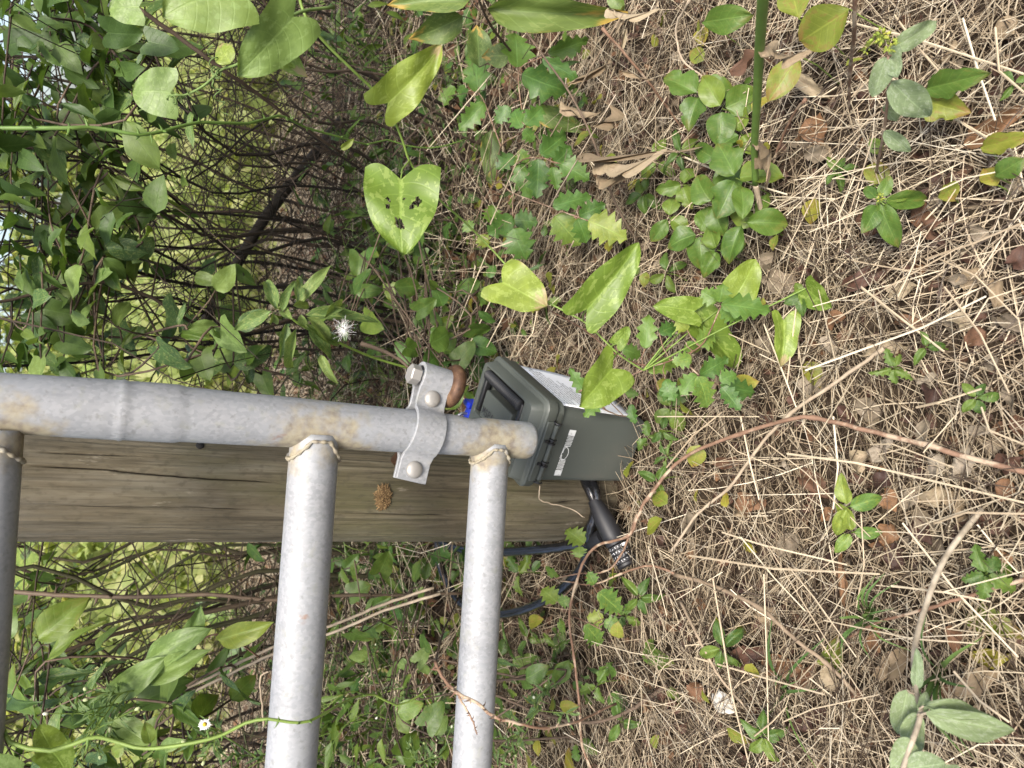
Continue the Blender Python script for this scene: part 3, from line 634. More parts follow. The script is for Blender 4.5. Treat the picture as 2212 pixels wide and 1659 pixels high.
M_TRI = leaf_mat('trifoliate_leaf', (0.065, 0.125, 0.021), (0.095, 0.16, 0.025), (0.14, 0.195, 0.028), 0.22, (0.20, 0.19, 0.05), 0.12, (0.20, 0.12, 0.03), 0.25, 0.28, 0.42)
M_YELL = leaf_mat('yellowing_leaf', (0.15, 0.19, 0.030), (0.20, 0.22, 0.030), (0.28, 0.25, 0.035), 0.20, (0.20, 0.09, 0.04), 0.35, (0.22, 0.10, 0.04), 0.5, 0.3, 0.45, spot_scale=4)
M_LANCE = leaf_mat('goldenrod_leaf', (0.055, 0.11, 0.035), (0.075, 0.135, 0.035), (0.10, 0.165, 0.04), 0.35, (0.25, 0.29, 0.09), 0.45, None, 0, 0.25, 0.5, spot_scale=12)
M_GOLD = leaf_mat('goldenrod_top_leaf', (0.10, 0.165, 0.05), (0.125, 0.19, 0.055), (0.16, 0.22, 0.06), 0.35, (0.28, 0.31, 0.10), 0.5, None, 0, 0.28, 0.5, spot_scale=12)
M_FUZZ = leaf_mat('downy_leaf', (0.145, 0.195, 0.105), (0.165, 0.215, 0.11), (0.185, 0.235, 0.11), 0.30, (0.32, 0.35, 0.26), 0.35, None, 0, 0.2, 0.7, spot_scale=10)
M_BACK = leaf_mat('hedge_leaf', (0.058, 0.108, 0.026), (0.085, 0.145, 0.030), (0.14, 0.20, 0.042), 0.15, None, 0, None, 0, 0.35, 0.45)
M_BRIGHT = leaf_mat('open_field_leaf', (0.24, 0.30, 0.085), (0.33, 0.37, 0.13), (0.45, 0.44, 0.19), 0.1, None, 0, None, 0, 0.5, 0.5)  # pale base puts the glow of the lit field into the colour
M_COVER = leaf_mat('ground_cover_leaf', (0.050, 0.10, 0.021), (0.080, 0.14, 0.025), (0.125, 0.18, 0.03), 0.2, (0.22, 0.21, 0.05), 0.15, None, 0, 0.28, 0.42)
M_DEAD = {'brown': leaf_mat('dead_leaf_brown', (0.10, 0.050, 0.028), (0.15, 0.075, 0.038), (0.20, 0.105, 0.05), 0.35, (0.05, 0.03, 0.02), 0.4, None, 0, 0.1, 0.7, True),
          'grey': leaf_mat('dead_leaf_grey', (0.16, 0.125, 0.085), (0.22, 0.175, 0.125), (0.28, 0.235, 0.18), 0.35, (0.10, 0.075, 0.05), 0.4, None, 0, 0.1, 0.75, True),
          'tan': leaf_mat('dead_leaf_tan', (0.24, 0.175, 0.105), (0.30, 0.23, 0.15), (0.36, 0.29, 0.19), 0.35, (0.15, 0.10, 0.06), 0.4, None, 0, 0.12, 0.7, True),
          'dark': leaf_mat('dead_leaf_dark', (0.045, 0.022, 0.016), (0.070, 0.034, 0.023), (0.10, 0.048, 0.030), 0.35, (0.03, 0.02, 0.015), 0.4, None, 0, 0.05, 0.65, True)}
S_GREEN = tint_mat('green_stem', [(0, (0.10, 0.17, 0.035)), (0.5, (0.14, 0.21, 0.04)), (1, (0.17, 0.24, 0.05))], 0.45)
S_RED = tint_mat('reddish_stem', [(0, (0.15, 0.080, 0.05)), (0.5, (0.21, 0.125, 0.08)), (1, (0.27, 0.18, 0.125))], 0.65, 50, 0.6, bump=0.5, pale=(0.36, 0.285, 0.20))
S_BROWN = tint_mat('brown_stem', [(0, (0.05, 0.035, 0.024)), (0.5, (0.085, 0.06, 0.04)), (1, (0.14, 0.10, 0.07))], 0.8, 80, 0.5, bump=0.4)
S_PALE = tint_mat('pale_dry_stem', [(0, (0.24, 0.18, 0.12)), (0.5, (0.33, 0.26, 0.18)), (1, (0.42, 0.35, 0.26))], 0.7, 70, 0.5, bump=0.3)
S_DARK = tint_mat('dark_twig', [(0, (0.018, 0.014, 0.010)), (0.5, (0.035, 0.026, 0.018)), (1, (0.07, 0.05, 0.034))], 0.85, 60, 0.4)
S_WHITE = plain('white_down', (0.75, 0.74, 0.72), 0.8)

def P3(q, z0=None):
    """(x, y, 'h', v) at height v, (x, y, v) at view depth v"""
    return PH(q[0], q[1], q[3]) if len(q) == 4 else PZ(*q)
def stem_mesh(pts, r0, r1, n=7, per=5, thorns=0, mb=None, jit=0.0, nodes=False):
    P = [Vector(p) for p in spline([tuple(p) for p in pts], per)]
    if jit: P = [p + Vector((rr(-1, 1), rr(-1, 1), rr(-1, 1))) * jit for p in P]
    mb = mb or MB(); N = len(P); rad = [r0 + (r1 - r0) * i / (N - 1) for i in range(N)]
    if nodes: rad = [r * (1.35 if i % (per * 2) == 0 else 1 + 0.06 * math.sin(i * 2.1)) for i, r in enumerate(rad)]
    mb.tube(P, rad, n, True, R.random())
    for k in range(thorns):
        i = R.randrange(1, N - 1); t = (P[i + 1] - P[i - 1]).normalized(); d = t.orthogonal().normalized(); d = Matrix.Rotation(rr(0, 6.28), 3, t) @ d
        L = rad[i] * rr(3, 5.5); mb.tube([P[i] + d * rad[i] * 0.6, P[i] + d * (rad[i] + L * 0.5) - t * L * 0.1, P[i] + d * (rad[i] + L) - t * L * 0.35], [rad[i] * 0.9, rad[i] * 0.4, rad[i] * 0.06], 5, False, 0.97)
    return mb
def near_on(P, p):
    return min(P, key=lambda q: (q - p).length)
def leafp(parent, kind, b, t, wpx, mat, roll=0.0, var=None, z=None, name='leaf', dz=0.0, **kw):
    """one leaf from its base pixel to its tip pixel; b and t as in P3"""
    B, T = P3(b), P3(t); wd = wpx * ((B + T) / 2 - CAM).dot(_F) / FOC
    me = leaf_mesh(kind, R.randrange(5) if var is None else var, **kw)
    return link(name, withmat(me, mat), None, parent, leaf_M(B, T, wd, roll))
# ================================================================== climbing and standing plants in front of and beside the box
def ZC(c, r): return lambda x, y, *a: (737.3 * c + x / 3.0, 553 * r + y / 3.0, *a)
Z1, Z2, Z3, Z4, Z5, Z6, Z7, Z8, Z9 = [ZC(c, r) for r in range(3) for c in range(3)]
def vine(name, label, cat, pts, r0, r1, mat, thorns=0, group=None, n=7, per=5, nodes=False):
    P = [P3(p) for p in pts]; base = min(P, key=lambda p: p.z)
    t = thing(name, label, cat, tuple(base), group)
    mb = stem_mesh(P, r0, r1, n, per, thorns, nodes=nodes); t['_n'] = 0; del t['_n']
    return t, mb, [Vector(q) for q in spline([tuple(p) for p in P], 6)]
def fin(t, mb, mat): link('stem', mb.mesh('stem', True), mat, t)
def petiole(mb, path, B, r=0.0011):
    q = near_on(path, B); m_ = q.lerp(B, 0.5) + Vector((0, 0, 0.004)); mb.tube([q, m_, B], [r * 1.2, r, r], 5, False, 0.4)
def tendril(mb, p, s=0.03, turns=3):
    a = Vector((rr(-1, 1), rr(-1, 1), rr(-1, 0.3))).normalized(); b = a.orthogonal().normalized(); c = a.cross(b); L = []
    for k in range(26):
        u = k / 25; rad = 0.007 * min(1, u * 3) * (1 - 0.5 * u); q = u * turns * 6.28; L.append(p + a * s * u + b * rad * math.cos(q) - b * rad * 0 + c * rad * math.sin(q))
    mb.tube(L, [0.0009 * (1 - 0.5 * k / 25) for k in range(26)], 5, False, 0.9)

# --- thorny green cane crossing the hedge
t, mb, path = vine('greenbrier_cane', 'smooth lime green thorny greenbrier cane running bare past the leafy hedge', 'vine',
    [(-60, 278, .70), (0, 277, .70), (150, 277, .71), (190, 275, .72), (250, 283, .73), (300, 291, .74), (352, 284, .76), (430, 264, .80), (535, 267, .85), (600, 250, .90), (630, 260, .92), (662, 276, .95), (737, 297, 1.0), (792, 312, 1.04), (835, 302, 1.08), (875, 314, 1.1), (930, 320, 1.13), (975, 311, 1.15), (1012, 298, 1.18)], .0023, .0010, S_GREEN, 26, per=2)
for x in range(6): p = R.choice(path); mb.tube([p, p + Vector((rr(-.01, .01), 0, rr(-.02, .02)))], [.0006, .0002], 4, False)
fin(t, mb, S_GREEN)
leafp(t, 'ovate', (737, 322, 1.0), (765, 302, .99), 16, M_PEPPERY, .3)
# --- big-leaved greenbrier at the upper right of the hedge
t, mb, path = vine('greenbrier_vine', 'greenbrier vine with very large pale green heart leaves speckled white', 'vine', [(720, 15, .80), (632, 33, .76), (560, 110, .77), (510, 140, .78), (480, 150, .79), (440, 185, .80), (400, 205, .80), (368, 208, .80), (300, 240, .85)], .0018, .0011, S_GREEN, 4)
leafp(t, 'heart', (500, -25, .68), (342, 18, .66), 160, M_SMILAXG, .3, nt=14, ns=5, curl=.3)
leafp(t, 'heart', (634, 36, .72), (517, 160, .70), 118, M_SMILAXG, -.25, nt=14, ns=5, curl=.3)
leafp(t, 'ovate', (585, 95, .75), (656, 166, .75), 52, M_SMILAXB, .2, nt=12, ns=4)
leafp(t, 'ovate', (497, 138, .78), (470, 88, .78), 50, M_SMILAXB, -.3, nt=12, ns=4)
leafp(t, 'heart', (368, 200, .80), (273, 188, .79), 105, M_SMILAXG, .15, nt=14, ns=5, curl=.5, var=1)
leafp(t, 'heart', (300, 15, .80), (228, 12, .80), 75, M_SMILAXG, .3)
leafp(t, 'heart', (232, 70, .85), (310, 78, .86), 66, M_BACK, .3); leafp(t, 'heart', (320, 90, .9), (385, 105, .9), 60, M_BACK, -.3)
for a in ((360, 213, .79), (357, 222, .80), (466, 150, .78), (460, 172, .79), (470, 165, .78)): tendril(mb, P3(a), rr(.02, .045))
fin(t, mb, tint_mat('stem_and_tendril', [(0, (0.11, 0.17, 0.05)), (0.7, (0.13, 0.19, 0.05)), (0.85, (0.30, 0.22, 0.15)), (1, (0.33, 0.25, 0.17))], 0.6))
# --- mottled greenbrier trailing down to the box
t, mb, path = vine('greenbrier_vine', 'mottled yellow-green greenbrier vine with holed heart leaves trailing down behind the box', 'vine',
    [(640, -30, .80), (660, 35, .80), (700, 90, .82), (760, 150, .84), (800, 188, .86), (836, 226, .87), (868, 300, .90), (890, 358, .92), (950, 432, .95), (1000, 476, .97), (1060, 536, .99), (1112, 592, .99), (1180, 650, .98), (1260, 694, .97), (1305, 735, .96), (1340, 768, .96), (1390, 800, .96)], .0019, .0012, S_GREEN, 8)
for (b, tp, wd, mt, ro, kw) in (
    ((838, 222, .86), (965, 105, .84), 92, M_SMILAXB, .2, dict(nt=16, ns=6, curl=.55, ripple=.07, var=2)),
    ((866, 388, .88), (858, 541, .85), 166, M_SMILAX, .12, dict(nt=80, ns=34, curl=.28, ripple=.05, holes=((.27, .36, .055), (.66, .34, .036), (.69, .43, .035), (.53, .60, .060), (.47, .64, .045), (.33, .42, .03), (.45, .30, .018)))),
    ((1085, 610, .98), (1176, 660, .95), 112, M_SMILAXB, -.35, dict(nt=14, ns=5, curl=.3, ripple=.06)),
    ((1268, 668, .93), (1389, 531, .90), 98, M_SMILAX, .30, dict(nt=16, ns=5, fold=.45, curl=.3)),
    ((1322, 796, .90), (1254, 874, .87), 104, M_SMILAX, -.40, dict(nt=16, ns=5, fold=.5, curl=.25)),
    ((1332, 742, .95), (1362, 706, .95), 36, M_SMILAX, .2, dict(nt=10, ns=3)),
    ((1500, 672, .93), (1414, 656, .92), 62, M_SMILAX, .2, dict(nt=12, ns=4)),
    ((1585, 645, .94), (1640, 560, .93), 82, M_SMILAX, .25, dict(nt=14, ns=4)),
    ((1500, 690, .95), (1606, 800, .97), 82, M_SMILAX, -.5, dict(nt=14, ns=4, fold=.5)),
    ((1742, 622, .86), (1790, 670, .85), 78, M_SMILAX, .7, dict(nt=12, ns=4, fold=.6))):
    leafp(t, 'heart', b, tp, wd, mt, ro, **kw); petiole(mb, path, P3(b))
leafp(t, 'heart', (1692, 692, .88), (1698, 792, .87), 62, M_SMILAXB, -.5, nt=14, ns=4, fold=.4)
fin(t, mb, S_GREEN)
# --- thorny vine in front of the gate
t, mb, path = vine('greenbrier_cane', 'thorny zigzag green greenbrier cane crossing in front of the gate rail', 'vine',
    [(-40, 1560, .64), (5, 1570, .64), (22, 1604, .64), (110, 1622, .64), (190, 1595, .645), (228, 1595, .65), (290, 1614, .65), (340, 1616, .65), (420, 1604, .65), (480, 1588, .655), (530, 1562, .66), (578, 1553, .66), (625, 1560, .665), (668, 1558, .67), (720, 1530, .70), (760, 1508, .73), (808, 1500, .76), (857, 1524, .78), (905, 1503, .80), (935, 1478, .82)], .0022, .0010, S_GREEN, 22, per=2)
leafp(t, 'heart', (110, 1618, .66), (85, 1570, .65), 62, M_SMILAX, .2); leafp(t, 'heart', (110, 1622, .66), (150, 1665, .65), 74, M_SMILAX, -.3)
leafp(t, 'ovate', (325, 1606, .7), (315, 1560, .7), 30, M_TRI, .2); leafp(t, 'ovate', (268, 1614, .68), (235, 1632, .68), 28, M_TRI); leafp(t, 'elliptic', (345, 1612, .68), (345, 1648, .68), 26, M_TRI)
leafp(t, 'heart', (20, 1670, .6), (-40, 1630, .6), 60, M_SMILAXG, .3)
leafp(t, 'ovate', (858, 1540, .80), (915, 1522, .80), 42, M_TRI, .1)
fin(t, mb, S_GREEN)

# --- peppervine: divided, toothed leaves
def pepper(label, leaflets, stems, hgt, mats, smat=S_RED, w=1.0, group=None):
    P = [PH(x, y, max(h, 0.01)) for x, y, h in stems[0]]; t = thing('peppervine', label, 'vine', tuple(min(P, key=lambda p: p.z)), group); mb = MB(); path = []
    for s in stems:
        Q = [PH(x, y, h) for x, y, h in s]; stem_mesh(Q, .0014, .0009, 6, 5, mb=mb); path += [Vector(q) for q in spline([tuple(p) for p in Q], 6)]
    for (bx, by, tx, ty, wd) in leaflets:
        h0 = hgt + rr(-.02, .02); B = PH(bx, by, h0); zz = (B - CAM).dot(_F); T = PZ(tx, ty, zz + rr(-.012, .012)); me = leaf_mesh('serrate', R.randrange(6), ns=2)
        link('leaflet', withmat(me, R.choice(mats)), None, t, leaf_M(B, T, wd * w * zz / FOC * 1.08, rr(-.35, .35))); petiole(mb, path, B, .0007)
    fin(t, mb, smat); return t
L1 = [(1140, 435, 1130, 195, 200), (1340, 345, 1625, 265, 115), (1170, 480, 1470, 608, 195), (890, 605, 850, 325, 155), (1300, 380, 1548, 515, 90), (930, 670, 755, 835, 125), (1090, 690, 1000, 800, 100), (1170, 830, 1095, 695, 115), (1190, 810, 1325, 685, 115), (1180, 840, 1255, 915, 90)]
L2 = [(1290, 1000, 1480, 866, 165), (1120, 1005, 1005, 1095, 105), (1160, 965, 1195, 1065, 80), (1150, 1060, 1222, 1290, 135), (1275, 1030, 1277, 1290, 145), (1380, 1060, 1503, 955, 110), (1370, 1080, 1397, 1228, 92), (1420, 1060, 1605, 1165, 145), (1370, 1340, 1625, 1255, 125), (1380, 1400, 1545, 1598, 195), (1540, 1400, 1715, 1315, 120), (1530, 1420, 1602, 1575, 130), (1600, 1430, 1858, 1538, 190), (1115, 1480, 1190, 1690, 190), (1120, 1430, 1275, 1430, 135), (1110, 1400, 955, 1535, 150), (980, 1450, 990, 1325, 125), (840, 1500, 800, 1430, 90), (900, 1520, 950, 1600, 90)]
cv = lambda Lx, Zf: [(*Zf(a, b), *Zf(c, d), wd / 3.0) for a, b, c, d, wd in Lx]
pepper('peppervine spray with blue-green toothed leaflets beside the broad olive orange-tipped leaf', cv(L1, Z2), [[(*Z2(1000, 1190), .10), (*Z2(1035, 950), .15), (*Z2(1170, 830), .17), (*Z2(1150, 470), .19), (*Z2(1300, 370), .19)], [(*Z2(1035, 950), .15), (*Z2(930, 670), .17), (*Z2(890, 600), .18)]], .17, [M_PEPPER])
pepper('peppervine with mid green toothed leaflets and a red stem between the two mottled heart leaves', cv(L2, Z2), [[(*Z2(850, 1420), .02), (*Z2(1000, 1190), .10), (*Z2(1110, 1250), .12), (*Z2(1360, 1345), .13), (*Z2(1540, 1410), .13)], [(*Z2(1000, 1190), .10), (*Z2(1150, 1050), .12), (*Z2(1280, 1020), .13), (*Z2(1400, 1060), .13)], [(*Z2(1110, 1250), .12), (*Z2(1110, 1480), .11)]], .13, [M_PEPPER, M_PEPPER, M_PEPPERY])
L3 = [(250, 310, 585, 352, 150), (230, 290, 115, 230, 110), (235, 300, 268, 182, 115), (250, 330, 380, 432, 120), (90, 560, 225, 498, 135), (110, 770, 305, 655, 125), (100, 780, 192, 1000, 140), (90, 770, -20, 890, 110), (240, 840, 500, 893, 120), (250, 850, 385, 995, 110), (240, 810, 355, 755, 100), (20, 560, 95, 630, 90), (60, 660, -60, 690, 100), (30, 480, -40, 420, 90)]
L4 = [(1970, 600, 1990, 372, 115), (2060, 500, 2185, 435, 100), (1820, 600, 1955, 645, 95), (1990, 750, 2185, 655, 115), (1690, 910, 1575, 1055, 95), (1880, 960, 1892, 1095, 65), (1840, 880, 1925, 905, 65), (1700, 880, 1790, 800, 90), (1600, 900, 1470, 730, 90), (2060, 870, 2212, 900, 120), (2100, 800, 2160, 940, 100), (1680, 900, 1740, 960, 60)]
pepper('peppervine sprawling beside the paper notice with toothed leaves on red runners', cv(L3, Z6) + cv(L4, Z5), [[(1190, 672, .10), (1262, 712, .12), (1330, 765, .14), (1400, 790, .14), (1470, 770, .12), (1520, 740, .11), (1560, 655, .11)], [(1250, 846, .17), (1300, 828, .16), (1370, 808, .14), (1420, 780, .12), (1450, 740, .10)], [(1470, 770, .12), (1510, 810, .11), (1560, 835, .10)], [(1370, 808, .14), (1300, 870, .16), (1330, 895, .12), (1365, 900, .08)]], .13, [M_PEPPER, M_PEPPER, M_PEPPERY])
L5 = [(1575, 205, 1460, 100, 130), (1540, 225, 1545, 295, 90), (1400, 585, 1295, 495, 115), (1410, 590, 1475, 560, 80), (1450, 730, 1405, 750, 90), (1700, 690, 1590, 680, 90), (1700, 720, 1830, 735, 90), (1580, 730, 1700, 860, 130), (1640, 470, 1600, 390, 80), (1665, 520, 1830, 650, 150)]
pepper('young peppervine with pale yellow-green leaves on a red shoot beside the cable', cv(L5, Z8), [[(1290, 1190, .03), (1265, 1180, .05), (1255, 1172, .06)], [(1244, 1262, .05), (1205, 1300, .07), (1180, 1308, .07)], [(1235, 1330, .05), (1270, 1345, .07), (1300, 1360, .07)], [(1275, 1215, .04), (1290, 1280, .06), (1340, 1330, .05)]], .07, [M_PEPPERY])
L6 = [(1320, 650, 1482, 488, 105), (1320, 680, 1545, 660, 110), (1330, 640, 1245, 598, 95), (1420, 940, 1640, 912, 115), (900, 950, 730, 930, 100), (1500, 1020, 1600, 1040, 80), (1470, 1010, 1440, 1080, 70), (980, 830, 1050, 720, 70)]
pepper('peppervine sprig with lobed leaflets beside the big oval leaves left of the post', [(*Z7(a, b), *Z7(c, d), wd / 3) for a, b, c, d, wd in L6], [[(400, 1440, .12), (440, 1400, .2), (440, 1330, .25)], [(440, 1400, .2), (480, 1420, .2)]], .24, [M_PEPPERY, M_PEPPER])

# --- big oval-leaved shrub stems left of the post
t, mb, path = vine('leafy_shoot', 'shoot with large smooth oval leaves left of the wooden post', 'shrub', [(230, 1520, .95), (330, 1440, .95), (400, 1400, .96), (480, 1370, .97), (560, 1420, 1.0)], .0016, .0012, S_RED)
for b, tp, wd in ((Z7(650, 1250), Z7(1045, 958), 175), (Z7(930, 970), Z7(1298, 765), 180), (Z7(955, 1095), Z7(1305, 908), 165), (Z7(1215, 830), Z7(1300, 640), 120), (Z7(1405, 830), Z7(1735, 738), 155), (Z7(700, 1330), Z7(950, 1490), 170), (Z7(1050, 1520), Z7(1160, 1490), 90)):
    z_ = rr(.88, .95); leafp(t, 'elliptic', (*b, z_), (*tp, z_ - .02), wd / 3, R.choice([M_PEPPERY, M_SMILAXG]), rr(-.2, .3), nt=12, ns=4)
fin(t, mb, S_RED)

# --- goldenrod rosette seen from above, with a tuft of thistledown
t, mb, path = vine('goldenrod', 'goldenrod top with long narrow pale green leaves spreading like a star', 'plant', [(900, 800, 1.12), (800, 770, 1.07), (700, 725, 1.0), (655, 705, .96), (622, 682, .94)], .0022, .0016, S_GREEN)
c = PZ(622, 682, .94); cz = (c - CAM).dot(_F)
for a, b, tx, ty, wd in ((1790, 350, 1710, 75, 85), (1930, 310, 2145, 32, 85), (1760, 360, 1468, 493, 90), (1770, 370, 1775, 485, 60), (1850, 440, 1830, 695, 75), (1920, 470, 1858, 805, 70), (1990, 395, 2195, 585, 78), (1990, 460, 2212, 692, 92), (2080, 640, 2182, 842, 65), (1950, 380, 1982, 485, 60), (1920, 300, 1962, 85, 66), (1900, 320, 2040, 318, 60), (1800, 340, 1915, 312, 70), (1830, 360, 1905, 130, 60), (1900, 420, 1790, 300, 60), (1980, 380, 2480, 400, 90), (2100, 400, 2300, 250, 70), (1980, 440, 2290, 620, 80)):
    B = Vector(P3((*Z4(a, b), cz + rr(-.03, .02)))); T = P3((*Z4(tx, ty), cz + rr(0, .06))); link('leaf', withmat(leaf_mesh('lance', R.randrange(5), nt=12, ns=2, fold=.35, curl=.4), M_GOLD), None, t, leaf_M(B, T, wd / 3 * cz / FOC, rr(-.4, .4)))
fin(t, mb, S_GREEN)
def fluff(label, x, y, z, rad, n=110):
    c = PZ(x, y, z); mb = MB(); t = thing('seed_tuft', label, 'seed tuft', tuple(c))
    for k in range(n):
        d = Vector((R.gauss(0, 1), R.gauss(0, 1), R.gauss(0, .7))).normalized() * rad * rr(.4, 1.1); mb.tube([c, c + d * .4 + Vector((rr(-.3, .3), rr(-.3, .3), rr(-.3, .3))) * rad * .7, c + d], [.00014, .00011, .00006], 3, False, .9)
    link('down', mb.mesh('down'), S_WHITE, t)
    mb = MB(); mb.tube([c + Vector((0, 0, -.004)), c + Vector((.002, 0, 0)), c + Vector((.003, 0, .004))], [.0008, .0014, .0004], 6, True, .2); link('seed', mb.mesh('seed'), S_BROWN, t)
fluff('white thistledown tuft caught on the goldenrod leaves', 742, 712, .95, .019)

# --- upright leafy weeds in the right-hand litter
def weed(name, label, cat, stem, leaves, mat, smat, kind='lance', r=.0018, bud=None, group=None):
    t, mb, path = vine(name, label, cat, stem, r, r * .7, smat, group=group)
    for b, tp, wd, ro in leaves:
        B = P3(b); zz = (B - CAM).dot(_F); T = PZ(tp[0], tp[1], zz + (tp[2] if len(tp) > 2 else rr(-.01, .02))); link('leaf', withmat(leaf_mesh(kind, R.randrange(5), nt=12, ns=3), mat), None, t, leaf_M(B, T, wd * zz / FOC, ro)); petiole(mb, path, B, .0009)
    fin(t, mb, smat)
    if bud:
        bm = tint_mat('flower_bud', [(0, (0.22, 0.30, 0.05)), (0.5, (0.33, 0.38, 0.06)), (1, (0.45, 0.45, 0.08))], 0.5, trans=.25)
        for (x, y, z, rad, n) in bud:
            c = P3((x, y, z)) if not isinstance(z, tuple) else PH(x, y, z[1]); mb = MB(); zz = (c - CAM).dot(_F); rm = rad * zz / FOC
            for k in range(n):
                d = Vector((R.gauss(0, 1), R.gauss(0, 1), R.gauss(0, 1))).normalized() * rm * rr(.5, 1); q = c + d; s = rm * rr(.16, .28); ax = d.normalized()
                mb.tube([q - ax * s, q - ax * s * .5, q + ax * s * .3, q + ax * s], [s * .3, s * .7, s * .75, s * .15], 6, True, R.random())
                for _ in range(2): e = (ax + Vector((rr(-1, 1), rr(-1, 1), rr(-1, 1))) * .7).normalized(); mb.tube([q, q + e * s * 2.2], [s * .25, s * .05], 3, False, R.random() * .4)
            link('flower_head', mb.mesh('bud', True), bm, t)
    return t
h = lambda x, y, v: (x, y, 'h', v)
weed('leafy_weed', 'weed with a lime yellow bud cluster and cobwebbed grey-green leaves in the dry litter', 'plant', [h(1890, 390, .0), h(1897, 350, .06), h(1910, 280, .12), h(1920, 180, .18), h(1918, 120, .20)],
     [(h(1922, 108, .19), (2040, 40), 44, .2), (h(1915, 122, .2), (1885, 215), 50, -.3), (h(1925, 175, .18), (2014, 268), 68, .1), (h(1910, 282, .12), (1971, 336), 34, .2), (h(1918, 130, .19), (1948, 100), 40, .5), (h(1905, 235, .14), (1960, 250), 42, -.4), (h(1925, 120, .19), (1935, 165), 40, .3)], M_FUZZ, S_RED, 'ovate', .0018, [(1903, 78, ('h', .215), 20, 26), (1922, 100, ('h', .205), 16, 18), (1872, 110, ('h', .19), 9, 8)])
weed('leafy_weed', 'short weed with a small round lime bud among four pointed green leaves', 'plant', [h(1890, 470, 0), h(1895, 450, .04), h(1902, 432, .08)],
     [(h(1900, 440, .08), (1942, 542), 48, .1), (h(1912, 436, .08), (2024, 428), 40, .1), (h(1902, 425, .08), (1926, 378), 30, .2), (h(1892, 428, .08), (1866, 400), 26, .2), (h(1895, 445, .08), (1866, 500), 44, -.3), (h(1910, 442, .08), (1950, 452), 24, .2), (h(1915, 430, .08), (1990, 415), 22, .2)], M_TRI, S_GREEN, 'ovate', .0014, [(1903, 427, ('h', .09), 11, 16)])
weed('leafy_weed', 'downy silver-green weed with long drooping leaves on a grey woody stalk', 'plant', [h(2120, 1100, .01), h(2041, 1206, .05), h(1995, 1323, .09), h(1975, 1406, .12), h(1978, 1489, .14), h(1988, 1545, .16), h(1955, 1645, .18), h(1930, 1740, .2)],
     [(h(1988, 1540, .16), (1955, 1650), 52, .3), (h(1960, 1490, .15), (1940, 1600), 54, -.2), (h(2000, 1540, .16), (2230, 1600), 60, .2), (h(1995, 1525, .16), (2175, 1550), 40, -.4), (h(1978, 1490, .14), (1985, 1400), 26, .3), (h(1985, 1540, .16), (2010, 1490), 26, .3), (h(1960, 1660, .18), (2050, 1650), 60, .2), (h(1975, 1600, .17), (1925, 1660), 50, -.2), (h(2010, 1660, .15), (2100, 1700), 60, .2)], M_FUZZ, tint_mat('grey_woody_stalk', [(0, (0.24, 0.20, 0.15)), (0.6, (0.32, 0.27, 0.20)), (1, (0.38, 0.33, 0.25))], 0.8, 60, 0.8, bump=.5), 'ovate', .0030)
# thick green stem with a dead foot
t, mb, path = vine('weed_stalk', 'thick smooth bright green upright stem with a withered white foot', 'plant', [h(1652, -60, .36), h(1648, 0, .33), h(1640, 120, .26), h(1635, 220, .20), h(1630, 320, .13), h(1632, 398, .08)], .0052, .0040, S_GREEN, n=10)
fin(t, mb, S_GREEN)
mb = stem_mesh([PH(1632, 398, .08), PH(1638, 430, .06), PH(1652, 480, .03), PH(1672, 530, 0)], .0040, .0028, 9); link('withered_foot', mb.mesh('foot', True), S_PALE, t)
leafp(t, 'lance', h(1642, 108, .27), h(1742, 132, .25), 22, M_DEAD['tan'], .5, dead=True, ripple=.25, curl=.6); leafp(t, 'lance', h(1630, 300, .14), h(1662, 390, .08), 20, M_DEAD['tan'], .5, dead=True, ripple=.25)
leafp(t, 'ovate', h(1622, 165, .23), h(1608, 185, .22), 12, M_PEPPERY)
# long-leaved weed at the top edge
weed('leafy_weed', 'weed with broad olive leaves, one tipped dry orange-brown', 'plant', [h(1190, 230, .0), h(1110, 120, .16), h(1060, 55, .26), h(1030, -10, .33)],
     [(h(1052, 18, .29), (1372, 45), 72, .2), (h(1000, 35, .3), (885, 95), 64, -.3), (h(1015, 0, .31), (830, 5), 60, .3), (h(1035, 145, .2), (1030, 45), 58, .3), (h(1100, 120, .17), (1040, 120), 50, .2), (h(1060, 280, .1), (1058, 412), 42, .1), (h(1150, 235, .1), (1280, 290), 44, .2), (h(1020, -10, .3), (940, -40), 50, .2)], leaf_mat('olive_weed_leaf', (0.075, 0.12, 0.03), (0.10, 0.15, 0.035), (0.13, 0.18, 0.04), 0.3, (0.22, 0.26, 0.08), 0.3, (0.42, 0.26, 0.06), 0.8, 0.25, 0.5), S_BROWN, 'lance', .0028)
# withered stalk with curled grey leaves right of it
t, mb, path = vine('withered_weed', 'withered brown weed stalk hung with curled grey-brown leaves', 'plant', [h(1400, 560, 0), h(1330, 440, .06), h(1280, 300, .12), h(1230, 200, .16), h(1180, 130, .2), h(1130, 60, .24)], .0024, .0015, S_BROWN)
for b, tp, wd in (((1215, 215), (1285, 275), 20), ((1285, 275), (1345, 228), 22), ((1260, 330), (1425, 352), 18), ((1290, 345), (1412, 365), 22), ((1225, 180), (1337, 132), 24), ((1290, 380), (1380, 395), 16), ((1310, 20), (1410, 40), 20), ((1350, 60), (1330, 160), 18), ((1345, 150), (1400, 180), 18)):
    leafp(t, 'lance', (*b, 'h', rr(.12, .17)), (*tp, 'h', rr(.08, .15)), wd * .42, M_DEAD['tan'], rr(-.6, 1.2), dead=True, ripple=.06, curl=.45, fold=.5, nt=16)
fin(t, mb, S_BROWN)

